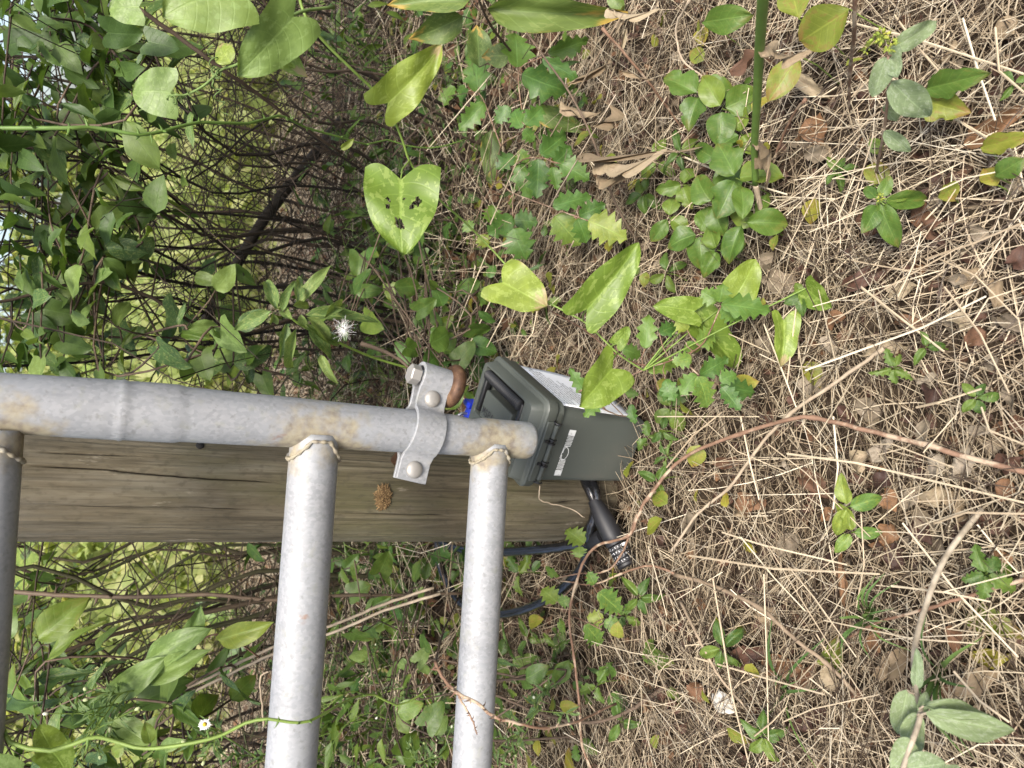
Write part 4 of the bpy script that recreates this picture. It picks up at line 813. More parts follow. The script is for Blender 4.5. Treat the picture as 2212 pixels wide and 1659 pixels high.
# --- three-leaved seedlings and single broad leaves
def trifoliate(x, y, hgt, size, ang, mat, label, group, kind='ovate', w=.62, n=3):
    c = PH(x, y, hgt); gx, gy = c.x + rr(-.01, .01), c.y + rr(0, .02); t = thing('seedling', label, 'seedling', (gx, gy, 0), group); mb = MB(); g0 = Vector((gx, gy, -.01)); zz = (c - CAM).dot(_F); L = size * zz / FOC * 1.3
    mb.tube([g0, g0.lerp(c, .6) + Vector((.003, 0, 0)), c], [.0011, .0009, .0008], 5, False)
    for k in range(n):
        a = math.radians(ang + (360 / n if n != 3 else 112) * (k - (n - 1) / 2)) + rr(-.2, .2); d = (CU * math.cos(a) + CV * math.sin(a)); d = (d - Vector((0, 0, d.z * .5))).normalized(); d.z += rr(-.1, .15); d.normalize()
        B = c + d * L * .08; f = Vector((rr(-.3, .3), -.55 + rr(-.2, .2), 1)); link('leaf', withmat(leaf_mesh(kind, R.randrange(6), nt=10, ns=3, fold=.42, curl=.4, ripple=.06), mat), None, t, leaf_M(B, B + d * L * rr(.75, 1.15), L * w * rr(.85, 1.1), rr(-.45, .45), f))
    link('stem', mb.mesh('stem'), S_GREEN, t)
tri_l = 'dark green three-leaved seedling in the patch beside the thick green stem'; tri_g = 'three-leaved seedlings beside the thick green stem'
for x, y, hh, s, a in ((1510, 205, .08, 66, 190), (1560, 235, .07, 70, 80), (1590, 385, .09, 76, 200), (1540, 440, .08, 66, 60), (1605, 480, .09, 62, 100), (1510, 505, .07, 66, 160), (1475, 400, .05, 42, 30), (1560, 350, .06, 55, 300), (1640, 470, .05, 44, 20), (1445, 470, .05, 46, 120), (1550, 540, .06, 50, 210), (1600, 290, .05, 50, 250)):
    trifoliate(x, y, hh, s, a, M_TRI, tri_l, tri_g, R.choice(['ovate', 'lobed', 'elliptic']), .66)
for x, y, hh, s, a, lb in ((1830, 1095, .05, 52, 90, 'small bright green three-leaved seedling on bare litter below the pale twig'), (1840, 1150, .04, 48, 330, 'three-leaved seedling with pale-edged leaflets above the rolled brown leaf')):
    trifoliate(x, y, hh, s, a, M_PEPPERY, lb, None, 'ovate', .5)
# broad yellowing leaves standing in the litter
def broad(x0, y0, x1, y1, wd, hgt, mat, label, group=None, kind='elliptic', ro=0.1):
    B, T = PH(x0, y0, hgt), PH(x1, y1, hgt + rr(-.01, .02)); t = thing('leafy_sprig', label, 'sprig', (B.x, B.y, 0), group); mb = MB(); mb.tube([Vector((B.x + rr(-.01, .01), B.y + .01, -.01)), B.lerp(Vector((B.x, B.y, 0)), .4), B], [.001, .0009, .0008], 5, False)
    link('stem', mb.mesh('stem'), S_GREEN, t); zz = (B - CAM).dot(_F); link('leaf', withmat(leaf_mesh(kind, R.randrange(5), nt=12, ns=4), mat), None, t, leaf_M(B, T, wd * zz / FOC, ro))
broad(1835, 20, 1715, 100, 100, .10, M_YELL, 'broad yellow-green leaf with small brown spots at the thick green stem'); broad(1725, 120, 1665, 215, 62, .09, M_YELL, 'long yellow leaf drooping beside the thick green stem')
broad(1725, 40, 1705, -40, 70, .11, M_YELL, 'dry-edged tan and yellow leaf standing up beside the thick green stem'); broad(1518, 48, 1612, 32, 58, .10, M_TRI, 'broad green leaf under the curled grey stalk')
broad(2000, 192, 2128, 162, 56, .08, M_TRI, 'olive leaf with a pointed lobe behind the lime bud cluster', None, 'lobed'); broad(1992, 215, 2086, 245, 66, .07, M_YELL, 'yellow-green scalloped leaf touching the cobwebbed weed', None, 'lobed')
broad(2120, 318, 2225, 295, 42, .06, M_YELL, 'pointed yellow leaf beside the long brown dead leaf', None, 'lobed'); broad(2150, 380, 2205, 345, 48, .05, M_TRI, 'notched olive leaf low in the straw near the long brown dead leaf'); broad(2155, 400, 2120, 360, 40, .04, M_YELL, 'rounded yellow leaf low beside the notched olive leaf')
broad(2040, 400, 2060, 425, 44, .04, M_YELL, 'small square yellow leaf lying beyond the small lime bud'); broad(1885, 400, 1900, 345, 52, .03, M_YELL, 'yellow leaf with an orange base under the small lime bud')
broad(1880, 300, 1905, 330, 30, .03, M_TRI, 'tiny olive leaf under the cobwebbed weed')
# fallen yellow-green leaves
def fallen(x0, y0, x1, y1, wd, mat, label, group=None, kind='ovate', h0=.012, dead=True, name='fallen_leaf', ro=None, ripple=.10, curl=.35):
    B, T = PH(x0, y0, h0 + gh(*PH(x0, y0)[:2])), PH(x1, y1, h0 + .012 + gh(*PH(x1, y1)[:2])); zz = (B - CAM).dot(_F)
    o = link(name, withmat(leaf_mesh(kind, R.randrange(6), nt=12, ns=4, fold=.3, curl=curl, ripple=ripple, dead=dead), mat), None, None, leaf_M(B, T, wd * zz / FOC, rr(-.5, .5) if ro is None else ro, Vector((rr(-.2, .2), rr(-.4, .1), 1))))
    return tag(o, label, 'leaf', group)
fallen(2090, 1325, 2200, 1370, 60, M_YELL, 'yellow-green fallen leaf blotched with black, right of the grey woody stalk'); fallen(2095, 1420, 2180, 1425, 46, M_YELL, 'fallen leaf half green half rust brown below the black-blotched one')
fallen(1790, 1462, 1812, 1378, 48, M_YELL, 'curled green and orange fallen leaf crossed by a straw', ro=.3); fallen(2125, 1215, 2175, 1250, 70, M_TRI, 'round green fallen leaf beside the grey woody stalk')
fallen(1820, 1190, 1822, 1335, 38, M_DEAD['brown'], 'tightly rolled brown dead leaf standing like a cigar', curl=.1, h0=.025, ripple=.02); fallen(1395, 1395, 1440, 1440, 58, M_TRI, 'round green leaf lying by the fence-side straw right of the lower rail', dead=False)
fallen(1985, 1100, 2035, 1205, 36, M_DEAD['grey'], 'long curled grey dead leaf beside the woody stalk'); fallen(2050, 1060, 2090, 1150, 34, M_DEAD['tan'], 'narrow folded tan dead leaf between the twigs')
fallen(2080, 320, 2220, 220, 46, M_DEAD['brown'], 'long reddish-brown dead leaf propped on the straw', h0=.02); fallen(1740, 260, 1775, 300, 60, M_DEAD['brown'], 'crumpled brown dead leaf beneath the thick green stem'); fallen(1745, 320, 1795, 330, 40, M_DEAD['tan'], 'cupped pale dead leaf beside the crumpled brown one')
fallen(1583, 155, 1630, 110, 48, M_DEAD['brown'], 'half-brown leaf hanging beneath the thick green stem', h0=.07)
fallen(1545, 1500, 1575, 1535, 44, leaf_mat('bleached_leaf', (0.5, 0.48, 0.44), (0.58, 0.56, 0.52), (0.64, 0.62, 0.58), 0.2, None, 0, None, 0, 0.1, 0.8, True), 'bleached white dead leaf under the straw')

# --- small asters with white buds at the gate
def aster(label, pts, n, group=None, flower=None):
    t, mb, path = vine('aster', label, 'plant', pts, .0014, .0008, S_GREEN, group=group)
    mbb = MB()
    for k in range(n):
        q = R.choice(path); d = Vector((rr(-1, 1), rr(-.8, .5), rr(-.3, 1))).normalized(); e = q + d * rr(.03, .08); mb.tube([q, q.lerp(e, .5) + Vector((0, 0, .004)), e], [.0007, .0006, .0005], 4, False)
        for j in range(7):
            b = q.lerp(e, rr(.1, 1)); dd = (d * .5 + Vector((rr(-1, 1), rr(-1, 1), rr(-.5, 1)))).normalized(); link('leaf', withmat(leaf_mesh('lance', R.randrange(5), nt=5, ns=1), M_LANCE), None, t, leaf_M(b, b + dd * rr(.012, .030), rr(.003, .005), 0, Vector((rr(-.5, .5), -.6, 1))))
        if R.random() < .6: mbb.tube([e, e + d * .002, e + d * .005, e + d * .0062], [.0008, .0022, .002, .0006], 6, True, R.random())
    fin(t, mb, S_GREEN)
    if mbb.v: link('buds', mbb.mesh('buds', True), tint_mat('aster_bud', [(0, (0.35, 0.42, 0.16)), (0.6, (0.5, 0.55, 0.3)), (1, (0.7, 0.7, 0.6))], 0.6), t, kind='stuff')
    if flower:
        f = thing_part(t, 'flower'); c = P3(flower); nrm = (CAM - c).normalized(); a = nrm.orthogonal().normalized(); b = nrm.cross(a); mb = MB(); mb.tube([c, c + nrm * .002, c + nrm * .0035], [.0028, .0027, .001], 12); link('flower_centre', mb.mesh('centre', True), plain('yellow_florets', (0.55, 0.38, 0.03), .8, bump=.5, bscale=900), f)
        for k in range(18):
            q = k / 18 * 6.283; d = a * math.cos(q) + b * math.sin(q); link('petal', withmat(leaf_mesh('elliptic', k % 3, nt=4, ns=1), S_WHITE), None, f, leaf_M(c + d * .002 + nrm * .001, c + d * rr(.0065, .009) + nrm * rr(0, .003), .002, 0, nrm))
aster('feathery aster with pale buds below the big oval leaves', [(190, 1600, .82), (230, 1540, .84), (260, 1500, .86), (300, 1490, .88)], 14)
aster('feathery aster with one white daisy flower against the dark hedge foot', [(560, 1640, .95), (500, 1600, .94), (445, 1570, .93)], 6, None, (442, 1565, .92))
for k, (pts, n) in enumerate((([h(800, 1400, .02), h(820, 1360, .12), h(850, 1330, .2)], 14), ([h(860, 1480, .02), h(840, 1440, .1), h(800, 1400, .18)], 12), ([h(980, 1600, .10), h(940, 1640, .18), h(905, 1650, .25)], 12), ([h(1100, 1600, .05), h(1140, 1560, .12), h(1170, 1530, .16)], 12), ([h(830, 1560, .05), h(860, 1500, .15), h(880, 1470, .2)], 10))):
    aster('feathery narrow-leaved aster sprawling between and below the gate rails', pts, n, 'asters at the gate rails')

# --- twigs and canes lying on or rising from the litter
def stick(label, pts, r0, r1, mat, thorns=0, name='twig', group=None, n=7, nodes=True):
    P = [P3(p) for p in pts]; mb = stem_mesh(P, r0, r1, n, 6, thorns, jit=.0006, nodes=nodes); o = link(name, mb.mesh(name, True), mat); return tag(o, label, 'twig', group)
stick('long pink-brown twig arching from the litter down past the cable lock', [h(2300, 1040, .02), h(2108, 993, .03), h(2008, 963, .035), h(1875, 930, .04), h(1758, 903, .045), h(1708, 906, .05), h(1601, 936, .055), h(1475, 990, .06), h(1400, 1075, .07), h(1375, 1122, .07), h(1357, 1158, .07), h(1280, 1186, .075), h(1244, 1260, .08), h(1230, 1340, .09), h(1240, 1420, .10), h(1250, 1506, .10), h(1257, 1606, .11), h(1277, 1660, .11), h(1300, 1720, .11)], .0031, .0017, S_RED)
stick('straight grey-brown twig crossing under the long pink one', [h(1910, 752, .03), h(1800, 830, .03), h(1708, 893, .035), h(1640, 965, .035), h(1575, 1053, .035), h(1508, 1110, .04), h(1450, 1190, .05)], .0024, .0019, S_PALE)
stick('branched reddish twig beside the lock barrel', [h(1377, 1112, .07), h(1340, 1200, .06), h(1305, 1235, .055), h(1240, 1240, .055), h(1185, 1255, .05)], .0018, .0010, S_RED); stick('pale forked twig below the cable loop', [h(1460, 1240, .03), h(1404, 1222, .04), h(1340, 1240, .05), h(1280, 1262, .055), h(1210, 1255, .055)], .0020, .0012, S_RED)
stick('thin maroon twig running across to the grey woody stalk', [h(2240, 1245, .02), h(2100, 1285, .03), h(2008, 1313, .04), h(1891, 1346, .03), h(1830, 1380, .01)], .0022, .0013, S_RED)
stick('long straw-coloured cane curving through the dry grass', [h(1460, 1242, .03), h(1540, 1265, .035), h(1641, 1313, .04), h(1708, 1373, .04), h(1785, 1433, .03), h(1850, 1500, .02)], .0030, .0022, S_PALE)
stick('bent straw-coloured cane standing beside the lower rail', [h(1470, 1300, .03), h(1500, 1360, .05), h(1530, 1420, .05), h(1560, 1470, .04), h(1620, 1540, .02)], .0022, .0014, S_PALE)
stick('thorny grey-brown cane crossing in front of the lower rail', [(940, 1432, .80), (960, 1468, .78), (990, 1498, .76), (1030, 1518, .745), (1066, 1548, .735), (1110, 1560, .74), (1177, 1573, .76), (1252, 1556, .80), (1330, 1520, .86)], .0019, .0013, S_RED, 26, 'thorny_cane')
stick('short thorny side shoot hanging over the lower rail', [(985, 1492, .765), (1005, 1530, .75), (1022, 1560, .745), (1030, 1588, .745)], .0013, .0006, S_RED, 12, 'thorny_cane')
stick('dark thin cane rising from the thorny cane to the cable', [(990, 1293, 1.02), (965, 1345, .95), (950, 1390, .88), (940, 1432, .82)], .0012, .0015, S_BROWN, 3, 'thorny_cane')
stick('rose cane with big white thorns standing behind the gate rails', [(-30, 1272, 1.25), (120, 1285, 1.25), (300, 1290, 1.26), (450, 1284, 1.27), (590, 1296, 1.29), (737, 1286, 1.32), (860, 1286, 1.36), (1000, 1281, 1.4)], .0042, .0030, tint_mat('rose_cane', [(0, (0.085, 0.06, 0.04)), (0.9, (0.12, 0.085, 0.055)), (0.95, (0.6, 0.52, 0.45)), (1, (0.65, 0.58, 0.5))], 0.6), 30, 'thorny_cane', None, 8, False)
stick('brown thorny bramble lying behind the lower rail foot', [h(1440, 1480, .02), h(1340, 1545, .05), h(1250, 1560, .07), h(1150, 1535, .09), h(1080, 1505, .12), h(1010, 1490, .15)], .0030, .0018, S_BROWN, 18, 'thorny_cane')
stick('brown bramble stem running low left of the rails', [h(700, 1560, .1), h(800, 1575, .1), h(880, 1592, .1), h(960, 1590, .1), h(1080, 1600, .08), h(1250, 1590, .05)], .0026, .0020, S_BROWN, 10, 'thorny_cane')
for a in (0, 14): stick('pale dead grass cane slanting behind the upper rail', [(937 + a, 1269 + a, 1.15), (830, 1305 + a, 1.14), (737, 1343 + a * 1.2, 1.13), (587, 1400 + a, 1.12), (470, 1455 + a, 1.11), (367, 1505 + a, 1.1)], .0026, .0022, S_PALE, 0, 'dead_stalk', 'pale canes behind the upper rail', 6, False)
stick('bent white straw snapped beside the upper rail', [(570, 1570, .80), (566, 1520, .80), (562, 1465, .80), (580, 1450, .80)], .0012, .0010, S_PALE, 0, 'dead_stalk', None, 5, False)
stick('brown dead stem leaning through the upper hedge foliage', [(300, 20, .95), (380, 75, .98), (480, 150, 1.02), (560, 205, 1.08), (640, 265, 1.15), (737, 330, 1.25)], .0034, .0026, S_BROWN, 0, 'dead_stalk', None, 8, False)
stick('thick dark leaning trunk in the shade of the hedge', [(440, 700, 2.0), (500, 590, 2.05), (560, 490, 2.1), (610, 420, 2.15), (660, 360, 2.2), (740, 260, 2.3)], .014, .018, S_DARK, 0, 'leaning_trunk', None, 10, False)
stick('withered rust-brown leaf stalk poking over the hinge strap', [(780, 742, 1.1), (820, 755, 1.1), (860, 775, 1.1), (888, 798, 1.1)], .004, .002, S_BROWN, 0, 'dead_stalk', None, 6, False)
stick('thin dark maroon stalk standing beside the yellow leaf', [h(1848, -30, .24), h(1845, 60, .19), h(1838, 140, .12), h(1832, 245, .02)], .0022, .0016, S_RED, 0, 'dead_stalk')
stick('dark maroon stalk leaning across the thick green stem', [h(1740, 215, .10), h(1712, 250, .08), h(1685, 310, .05), h(1660, 380, .02)], .0020, .0014, S_RED, 0, 'dead_stalk')
stick('dark red-brown stalk rising among the pepper vine leaves', [h(1300, 60, .2), h(1370, 140, .14), h(1440, 230, .06), h(1480, 290, .01)], .0022, .0016, S_RED, 0, 'dead_stalk')
for k, (x0, y0, x1, y1) in enumerate(((1010, 600, 1345, 30), (1090, 610, 1330, 205), (1180, 640, 1240, 520))): stick('long white straw leaning up through the vine leaves', [h(x0, y0, .02), h((x0 + x1) / 2, (y0 + y1) / 2, .12), h(x1, y1, .16)], .0013, .0010, S_PALE, 0, 'dead_stalk', 'long white straws in the vine', 5, False)
stick('grey hooked tendril stalk at the edge of the leaf patch', [h(1490, 0, .12), h(1460, 60, .10), h(1475, 130, .08), h(1520, 170, .07), h(1505, 210, .05), h(1520, 232, .04)], .0018, .0010, S_PALE, 0, 'dead_stalk')
stick('thin curling root lying against the foot of the post', [(1166, 1050, 1.0), (1166, 1078, 1.005), (1190, 1088, 1.01), (1230, 1098, 1.02), (1262, 1118, 1.03)], .0010, .0007, S_PALE, 0, 'root', None, 5, False)
# green grass blades
def grass(label, x, y, hgt, n, spread, group=None, mat=None):
    c = PH(x, y, 0); t = thing('grass_tuft', label, 'grass', tuple(c), group); mb = MB()
    for k in range(n):
        d = Vector((rr(-1, 1) * spread, rr(-1, .4) * spread, 0)); P = [c + Vector((rr(-.01, .01), rr(-.01, .01), -.01)), c + d * .3 + Vector((0, 0, hgt * .55)), c + d * .75 + Vector((0, 0, hgt * rr(.8, 1))), c + d * 1.3 + Vector((0, 0, hgt * rr(.6, .95)))]
        Q = [Vector(q) for q in spline([tuple(p) for p in P], 4)]; N = len(Q); s = Vector((0, 0, 1)).cross(d).normalized() if d.length > 1e-4 else Vector((1, 0, 0)); w_ = rr(.0012, .0028)
        V = []; 
        for i, p in enumerate(Q): ww = w_ * (1 - (i / (N - 1)) ** 2 * .9); V += [p - s * ww, p + Vector((0, 0, -ww * .5)), p + s * ww]
        mbk = MB(); mbk.add(V, [(3 * i + a, 3 * i + a + 1, 3 * i + a + 4, 3 * i + a + 3) for i in range(N - 1) for a in (0, 1)], R.random()); link('blade', mbk.mesh('blade', True), mat or GRASS, t)
GRASS = tint_mat('grass_blade', [(0, (0.06, 0.12, 0.03)), (0.5, (0.09, 0.16, 0.045)), (1, (0.13, 0.20, 0.05))], 0.5, trans=.25)
grass('tall blue-green grass blades arching beside the orange-tipped leaf', 930, 190, .45, 7, .16); grass('fine green grass growing beside the rolled brown leaf', 1890, 1330, .05, 14, .05); grass('wisp of yellow-green grass under the downy weed', 2040, 1450, .06, 10, .06)
grass('loose green grass blades beyond the box handle', 1010, 640, .2, 6, .12); grass('fine green grass at the litter edge below the lower rail', 1700, 1490, .04, 8, .07)
# ================================================================== litter, straw and ground cover
NPR = np.random.default_rng(5)
def field_h(x, y): return np.array([gh(a, b) for a, b in zip(x, y)])
def blocked(x, y):
    """true inside the box and the post"""
    e = (x - BX.x) * BE.x + (y - BX.y) * BE.y; n_ = (x - BX.x) * BN.x + (y - BX.y) * BN.y
    return ((e > 0.008) & (e < BL - 0.008) & (n_ > 0.012) & (n_ < BW - 0.006)) | ((x - PA0.x) ** 2 + (y - PA0.y) ** 2 < 0.079 ** 2)
def np_mesh(name, V, F, tint, UV=None, smooth_=True):
    me = bpy.data.meshes.new(name); V = np.asarray(V, np.float32); F = np.asarray(F, np.int32); k = F.shape[1]
    me.vertices.add(len(V)); me.vertices.foreach_set('co', V.ravel()); me.loops.add(F.size); me.loops.foreach_set('vertex_index', F.ravel())
    me.polygons.add(len(F)); me.polygons.foreach_set('loop_start', np.arange(0, F.size, k, dtype=np.int32)); me.polygons.foreach_set('use_smooth', np.full(len(F), smooth_))
    me.update(calc_edges=True); at = me.attributes.new('tint', 'FLOAT', 'POINT'); at.data.foreach_set('value', np.asarray(tint, np.float32))
    if UV is not None: ul = me.uv_layers.new(name='UVMap'); ul.data.foreach_set('uv', np.asarray(UV, np.float32)[F.ravel()].ravel())
    me.validate(); return me
def straws(x, y, z, ang, L, r, pitch, bend, tint, seg=4, kink=None):
    """thin three-sided stalks; arrays of equal length"""
    n = len(x); s = np.linspace(0, 1, seg + 1); C = []
    for k in s:
        a = ang + bend * (k - .5) + (kink * (k > .55) if kink is not None else 0); C.append((np.cos(a), np.sin(a)))
    px, py = np.zeros((n, seg + 1)), np.zeros((n, seg + 1)); pz = np.zeros((n, seg + 1))
    for k in range(1, seg + 1): px[:, k] = px[:, k - 1] + C[k][0] * L / seg; py[:, k] = py[:, k - 1] + C[k][1] * L / seg; pz[:, k] = pz[:, k - 1] + np.sin(pitch) * L / seg
    px += (x - px[:, seg // 2])[:, None]; py += (y - py[:, seg // 2])[:, None]; pz += (z - pz[:, seg // 2])[:, None]
    V = np.zeros((n, seg + 1, 3, 3))
    for k in range(seg + 1):
        a = ang + bend * (s[k] - .5); nx, ny = -np.sin(a), np.cos(a); rk = r * (1 - .35 * s[k])
        for j, q in enumerate((0, 2.094, 4.189)): V[:, k, j, 0] = px[:, k] + nx * rk * np.cos(q); V[:, k, j, 1] = py[:, k] + ny * rk * np.cos(q); V[:, k, j, 2] = pz[:, k] + rk * np.sin(q)
    base = (np.arange(n) * (seg + 1) * 3)[:, None, None]; F = []
    for k in range(seg):
        for j in range(3): F.append([k * 3 + j, k * 3 + (j + 1) % 3, (k + 1) * 3 + (j + 1) % 3, (k + 1) * 3 + j])
    F = (np.array(F)[None] + base).reshape(-1, 4); return V.reshape(-1, 3), F, np.repeat(tint, (seg + 1) * 3)
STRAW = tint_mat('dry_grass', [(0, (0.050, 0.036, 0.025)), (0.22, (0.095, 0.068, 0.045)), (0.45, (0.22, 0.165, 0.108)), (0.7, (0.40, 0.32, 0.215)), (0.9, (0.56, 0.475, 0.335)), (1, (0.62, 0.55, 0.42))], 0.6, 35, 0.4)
def straw_patch(name, label, n, x0, x1, y0, y1, Lr, rr_, hmax, pitch, tpow=1.0, seed=1, dens=None, lo=.28, seg=4):
    g = np.random.default_rng(seed); x = g.uniform(x0, x1, n); y = g.uniform(y0, y1, n); keep = ~blocked(x, y)
    if dens is not None: keep &= g.uniform(0, 1, n) < np.array([dens(a, b) for a, b in zip(x, y)])
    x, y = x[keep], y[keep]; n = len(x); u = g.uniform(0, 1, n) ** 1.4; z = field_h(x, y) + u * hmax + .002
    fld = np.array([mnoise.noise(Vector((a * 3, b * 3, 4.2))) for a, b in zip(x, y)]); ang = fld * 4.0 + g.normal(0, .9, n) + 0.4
    L = g.uniform(*Lr, n); r = g.uniform(*rr_, n); tint = np.clip(lo + .64 * u ** .7 * g.uniform(.4, 1.3, n) + g.normal(0, .12, n), 0.0, .99) ** tpow  # low stalks darker, top ones paler: layer shade put into the tint
    V, F, T = straws(x, y, z, ang, L, r, g.normal(0, pitch, n), g.normal(0, .75, n) * (g.uniform(0, 1, n) < .6), tint, seg, np.where(g.uniform(0, 1, n) < .22, g.normal(0, 1.2, n), 0))
    V[:, 2] = np.maximum(V[:, 2], -.03); o = link(name, np_mesh(name, V, F, T, None, False), STRAW); tag(o, label, 'straw', None, 'stuff')
bare = lambda x, y: (1.0 if y < .72 else max(.5, 1 - (y - .72) * 2.2)) * (0.55 + 0.6 * mnoise.noise(Vector((x * 4.5, y * 4.5, 9.1))) + .25)
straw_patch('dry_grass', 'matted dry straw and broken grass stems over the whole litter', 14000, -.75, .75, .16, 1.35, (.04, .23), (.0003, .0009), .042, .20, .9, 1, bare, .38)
straw_patch('fine_dry_grass', 'fine brown grass thatch under the straw', 13000, -.85, .85, .14, 1.5, (.02, .09), (.00025, .0005), .024, .3, 1.5, 2, None, .14, 3)  # brown thatch, its tint lowered to paint in shade between the straws
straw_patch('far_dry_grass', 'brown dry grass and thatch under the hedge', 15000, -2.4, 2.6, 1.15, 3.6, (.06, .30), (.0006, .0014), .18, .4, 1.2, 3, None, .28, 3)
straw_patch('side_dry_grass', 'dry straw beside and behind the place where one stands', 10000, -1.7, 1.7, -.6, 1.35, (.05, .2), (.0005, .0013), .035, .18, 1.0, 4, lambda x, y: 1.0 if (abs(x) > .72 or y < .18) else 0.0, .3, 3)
# long separate stalks on top
g = random.Random(21)
SP = [NT]  # (no-op holder)
def stalk(P, r, grp, lab):
    mb = MB(); mb.tube(P, [r, r, r * .95, r * .8][:len(P)], 5, True, g.uniform(.55, .64)); o = link('straw_stalk', mb.mesh('straw_stalk'), STRAW); tag(o, lab, 'straw', grp)
LS = [(1760, 30, 2212, 160), (1900, 150, 2190, 330), (1690, 560, 1860, 290), (1820, 470, 2080, 350), (2000, 560, 2212, 480), (1700, 830, 1760, 520), (1790, 700, 2080, 530), (1740, 800, 2130, 640), (2040, 620, 2180, 850), (2030, 560, 2200, 690), (1480, 340, 1700, 420), (1545, 395, 1480, 470), (1700, 980, 2230, 1090), (1800, 900, 1800, 1100), (1660, 960, 1880, 1160), (1600, 900, 1640, 1080), (1500, 890, 1700, 1020), (1490, 1200, 1900, 1240), (1560, 1150, 1830, 1220), (1600, 1160, 1740, 1320), (1660, 1180, 1940, 1620), (1700, 1220, 1850, 1420), (1540, 1250, 1620, 1660), (1650, 1240, 1660, 1600), (1780, 1340, 2110, 1390), (1500, 1420, 1780, 1500), (1860, 1110, 1850, 1310), (1950, 1130, 2200, 1420), (2020, 1130, 2212, 1110), (1925, 1265, 2140, 1300), (1940, 640, 1990, 500), (2100, 700, 2212, 620), (1860, 620, 2040, 760), (1500, 700, 1660, 760), (1630, 1590, 1700, 1525), (1380, 1300, 1470, 1580), (1400, 1180, 1440, 1330), (2120, 880, 2212, 960), (1980, 880, 2120, 840), (1880, 960, 2060, 1010), (1420, 900, 1640, 900), (1650, 700, 1720, 880), (1830, 560, 1990, 590), (2010, 420, 2212, 360), (1930, 30, 2060, 190), (2080, 40, 2150, 260), (2150, 60, 2212, 200), (1440, 1010, 1560, 890), (2060, 1450, 2180, 1560), (1690, 1560, 1900, 1500)]
for x0, y0, x1, y1 in LS:
    p0, p1 = PH(x0, y0, g.uniform(.035, .055)), PH(x1, y1, g.uniform(.035, .06)); a = p0.lerp(p1, g.uniform(.35, .65)) + Vector((g.uniform(-.01, .01), g.uniform(-.01, .01), g.uniform(0, .008)))
    stalk([p0, p0.lerp(a, .9), a, p1], g.uniform(.0007, .0014), 'long straws lying on top of the litter', 'long pale straw lying on top of the matted dry grass')
# leaf crumbs and litter pieces
def scatter_leaves(name, label, me, mats_, mat, tints, kind='stuff', cat='leaves'):
    n = len(mats_); k = len(me.vertices); co = np.zeros(k * 3, np.float32); me.vertices.foreach_get('co', co); co = np.c_[co.reshape(-1, 3), np.ones(k)]; A = np.array([np.array(m_) for m_ in mats_]); V = np.einsum('nij,kj->nki', A, co)[:, :, :3].reshape(-1, 3)
    Fq = np.array([list(p.vertices) for p in me.polygons]); F = (Fq[None] + (np.arange(n) * k)[:, None, None]).reshape(-1, 4); uvl = np.zeros(len(me.loops) * 2, np.float32); me.uv_layers[0].data.foreach_get('uv', uvl); uvl = uvl.reshape(-1, 2); UV = np.zeros((k, 2), np.float32)
    for l in me.loops: UV[l.vertex_index] = uvl[l.index]
    o = link(name, np_mesh(name, V, F, np.repeat(tints, k), np.tile(UV, (n, 1))), mat); return o
def rand_M(c, L, wd, flat=.35, g=R):
    a = g.uniform(0, 6.283); d = Vector((math.cos(a), math.sin(a), g.uniform(-flat, flat))).normalized(); return leaf_M(c, Vector(c) + d * L, wd, g.uniform(-.5, .5), Vector((g.uniform(-flat, flat), g.uniform(-flat, flat), 1)))
def spots(n, x0, x1, y0, y1, g, dens=None):
    out = []
    while len(out) < n:
        x, y = g.uniform(x0, x1), g.uniform(y0, y1)
        if bool(blocked(np.array([x]), np.array([y]))[0]): continue
        if dens and g.random() > dens(x, y): continue
        out.append((x, y))
    return out
g = random.Random(31)
for kind_, n in (('dark', 2000), ('brown', 800), ('grey', 600)):
    Ms = [rand_M((x, y, gh(x, y) + g.uniform(0, .012)), g.uniform(.012, .03), g.uniform(.007, .018), .6, g) for x, y in spots(n, -.8, .8, .15, 1.5, g)]
    o = scatter_leaves('leaf_litter', '', leaf_mesh('ovate', 1, nt=4, ns=1, dead=True, ripple=.2, curl=.6), Ms, M_DEAD[kind_], NPR.uniform(0, 1, n)); tag(o, {'dark': 'dark crumbled leaf litter', 'brown': 'brown crumbled leaf litter', 'grey': 'greyish crumbled leaf litter'}[kind_] + ' between the straws', 'litter', None, 'stuff')
Ms = [rand_M((x, y, gh(x, y) + g.uniform(0, .05)), g.uniform(.03, .07), g.uniform(.02, .04), .7, g) for x, y in spots(2200, -2.4, 2.6, 1.3, 4.2, g)]
o = scatter_leaves('leaf_litter', '', leaf_mesh('ovate', 2, nt=4, ns=1, dead=True, ripple=.2, curl=.6), Ms, M_DEAD['brown'], NPR.uniform(0, 1, 2200)); tag(o, 'brown leaf litter under the far hedge', 'litter', None, 'stuff')
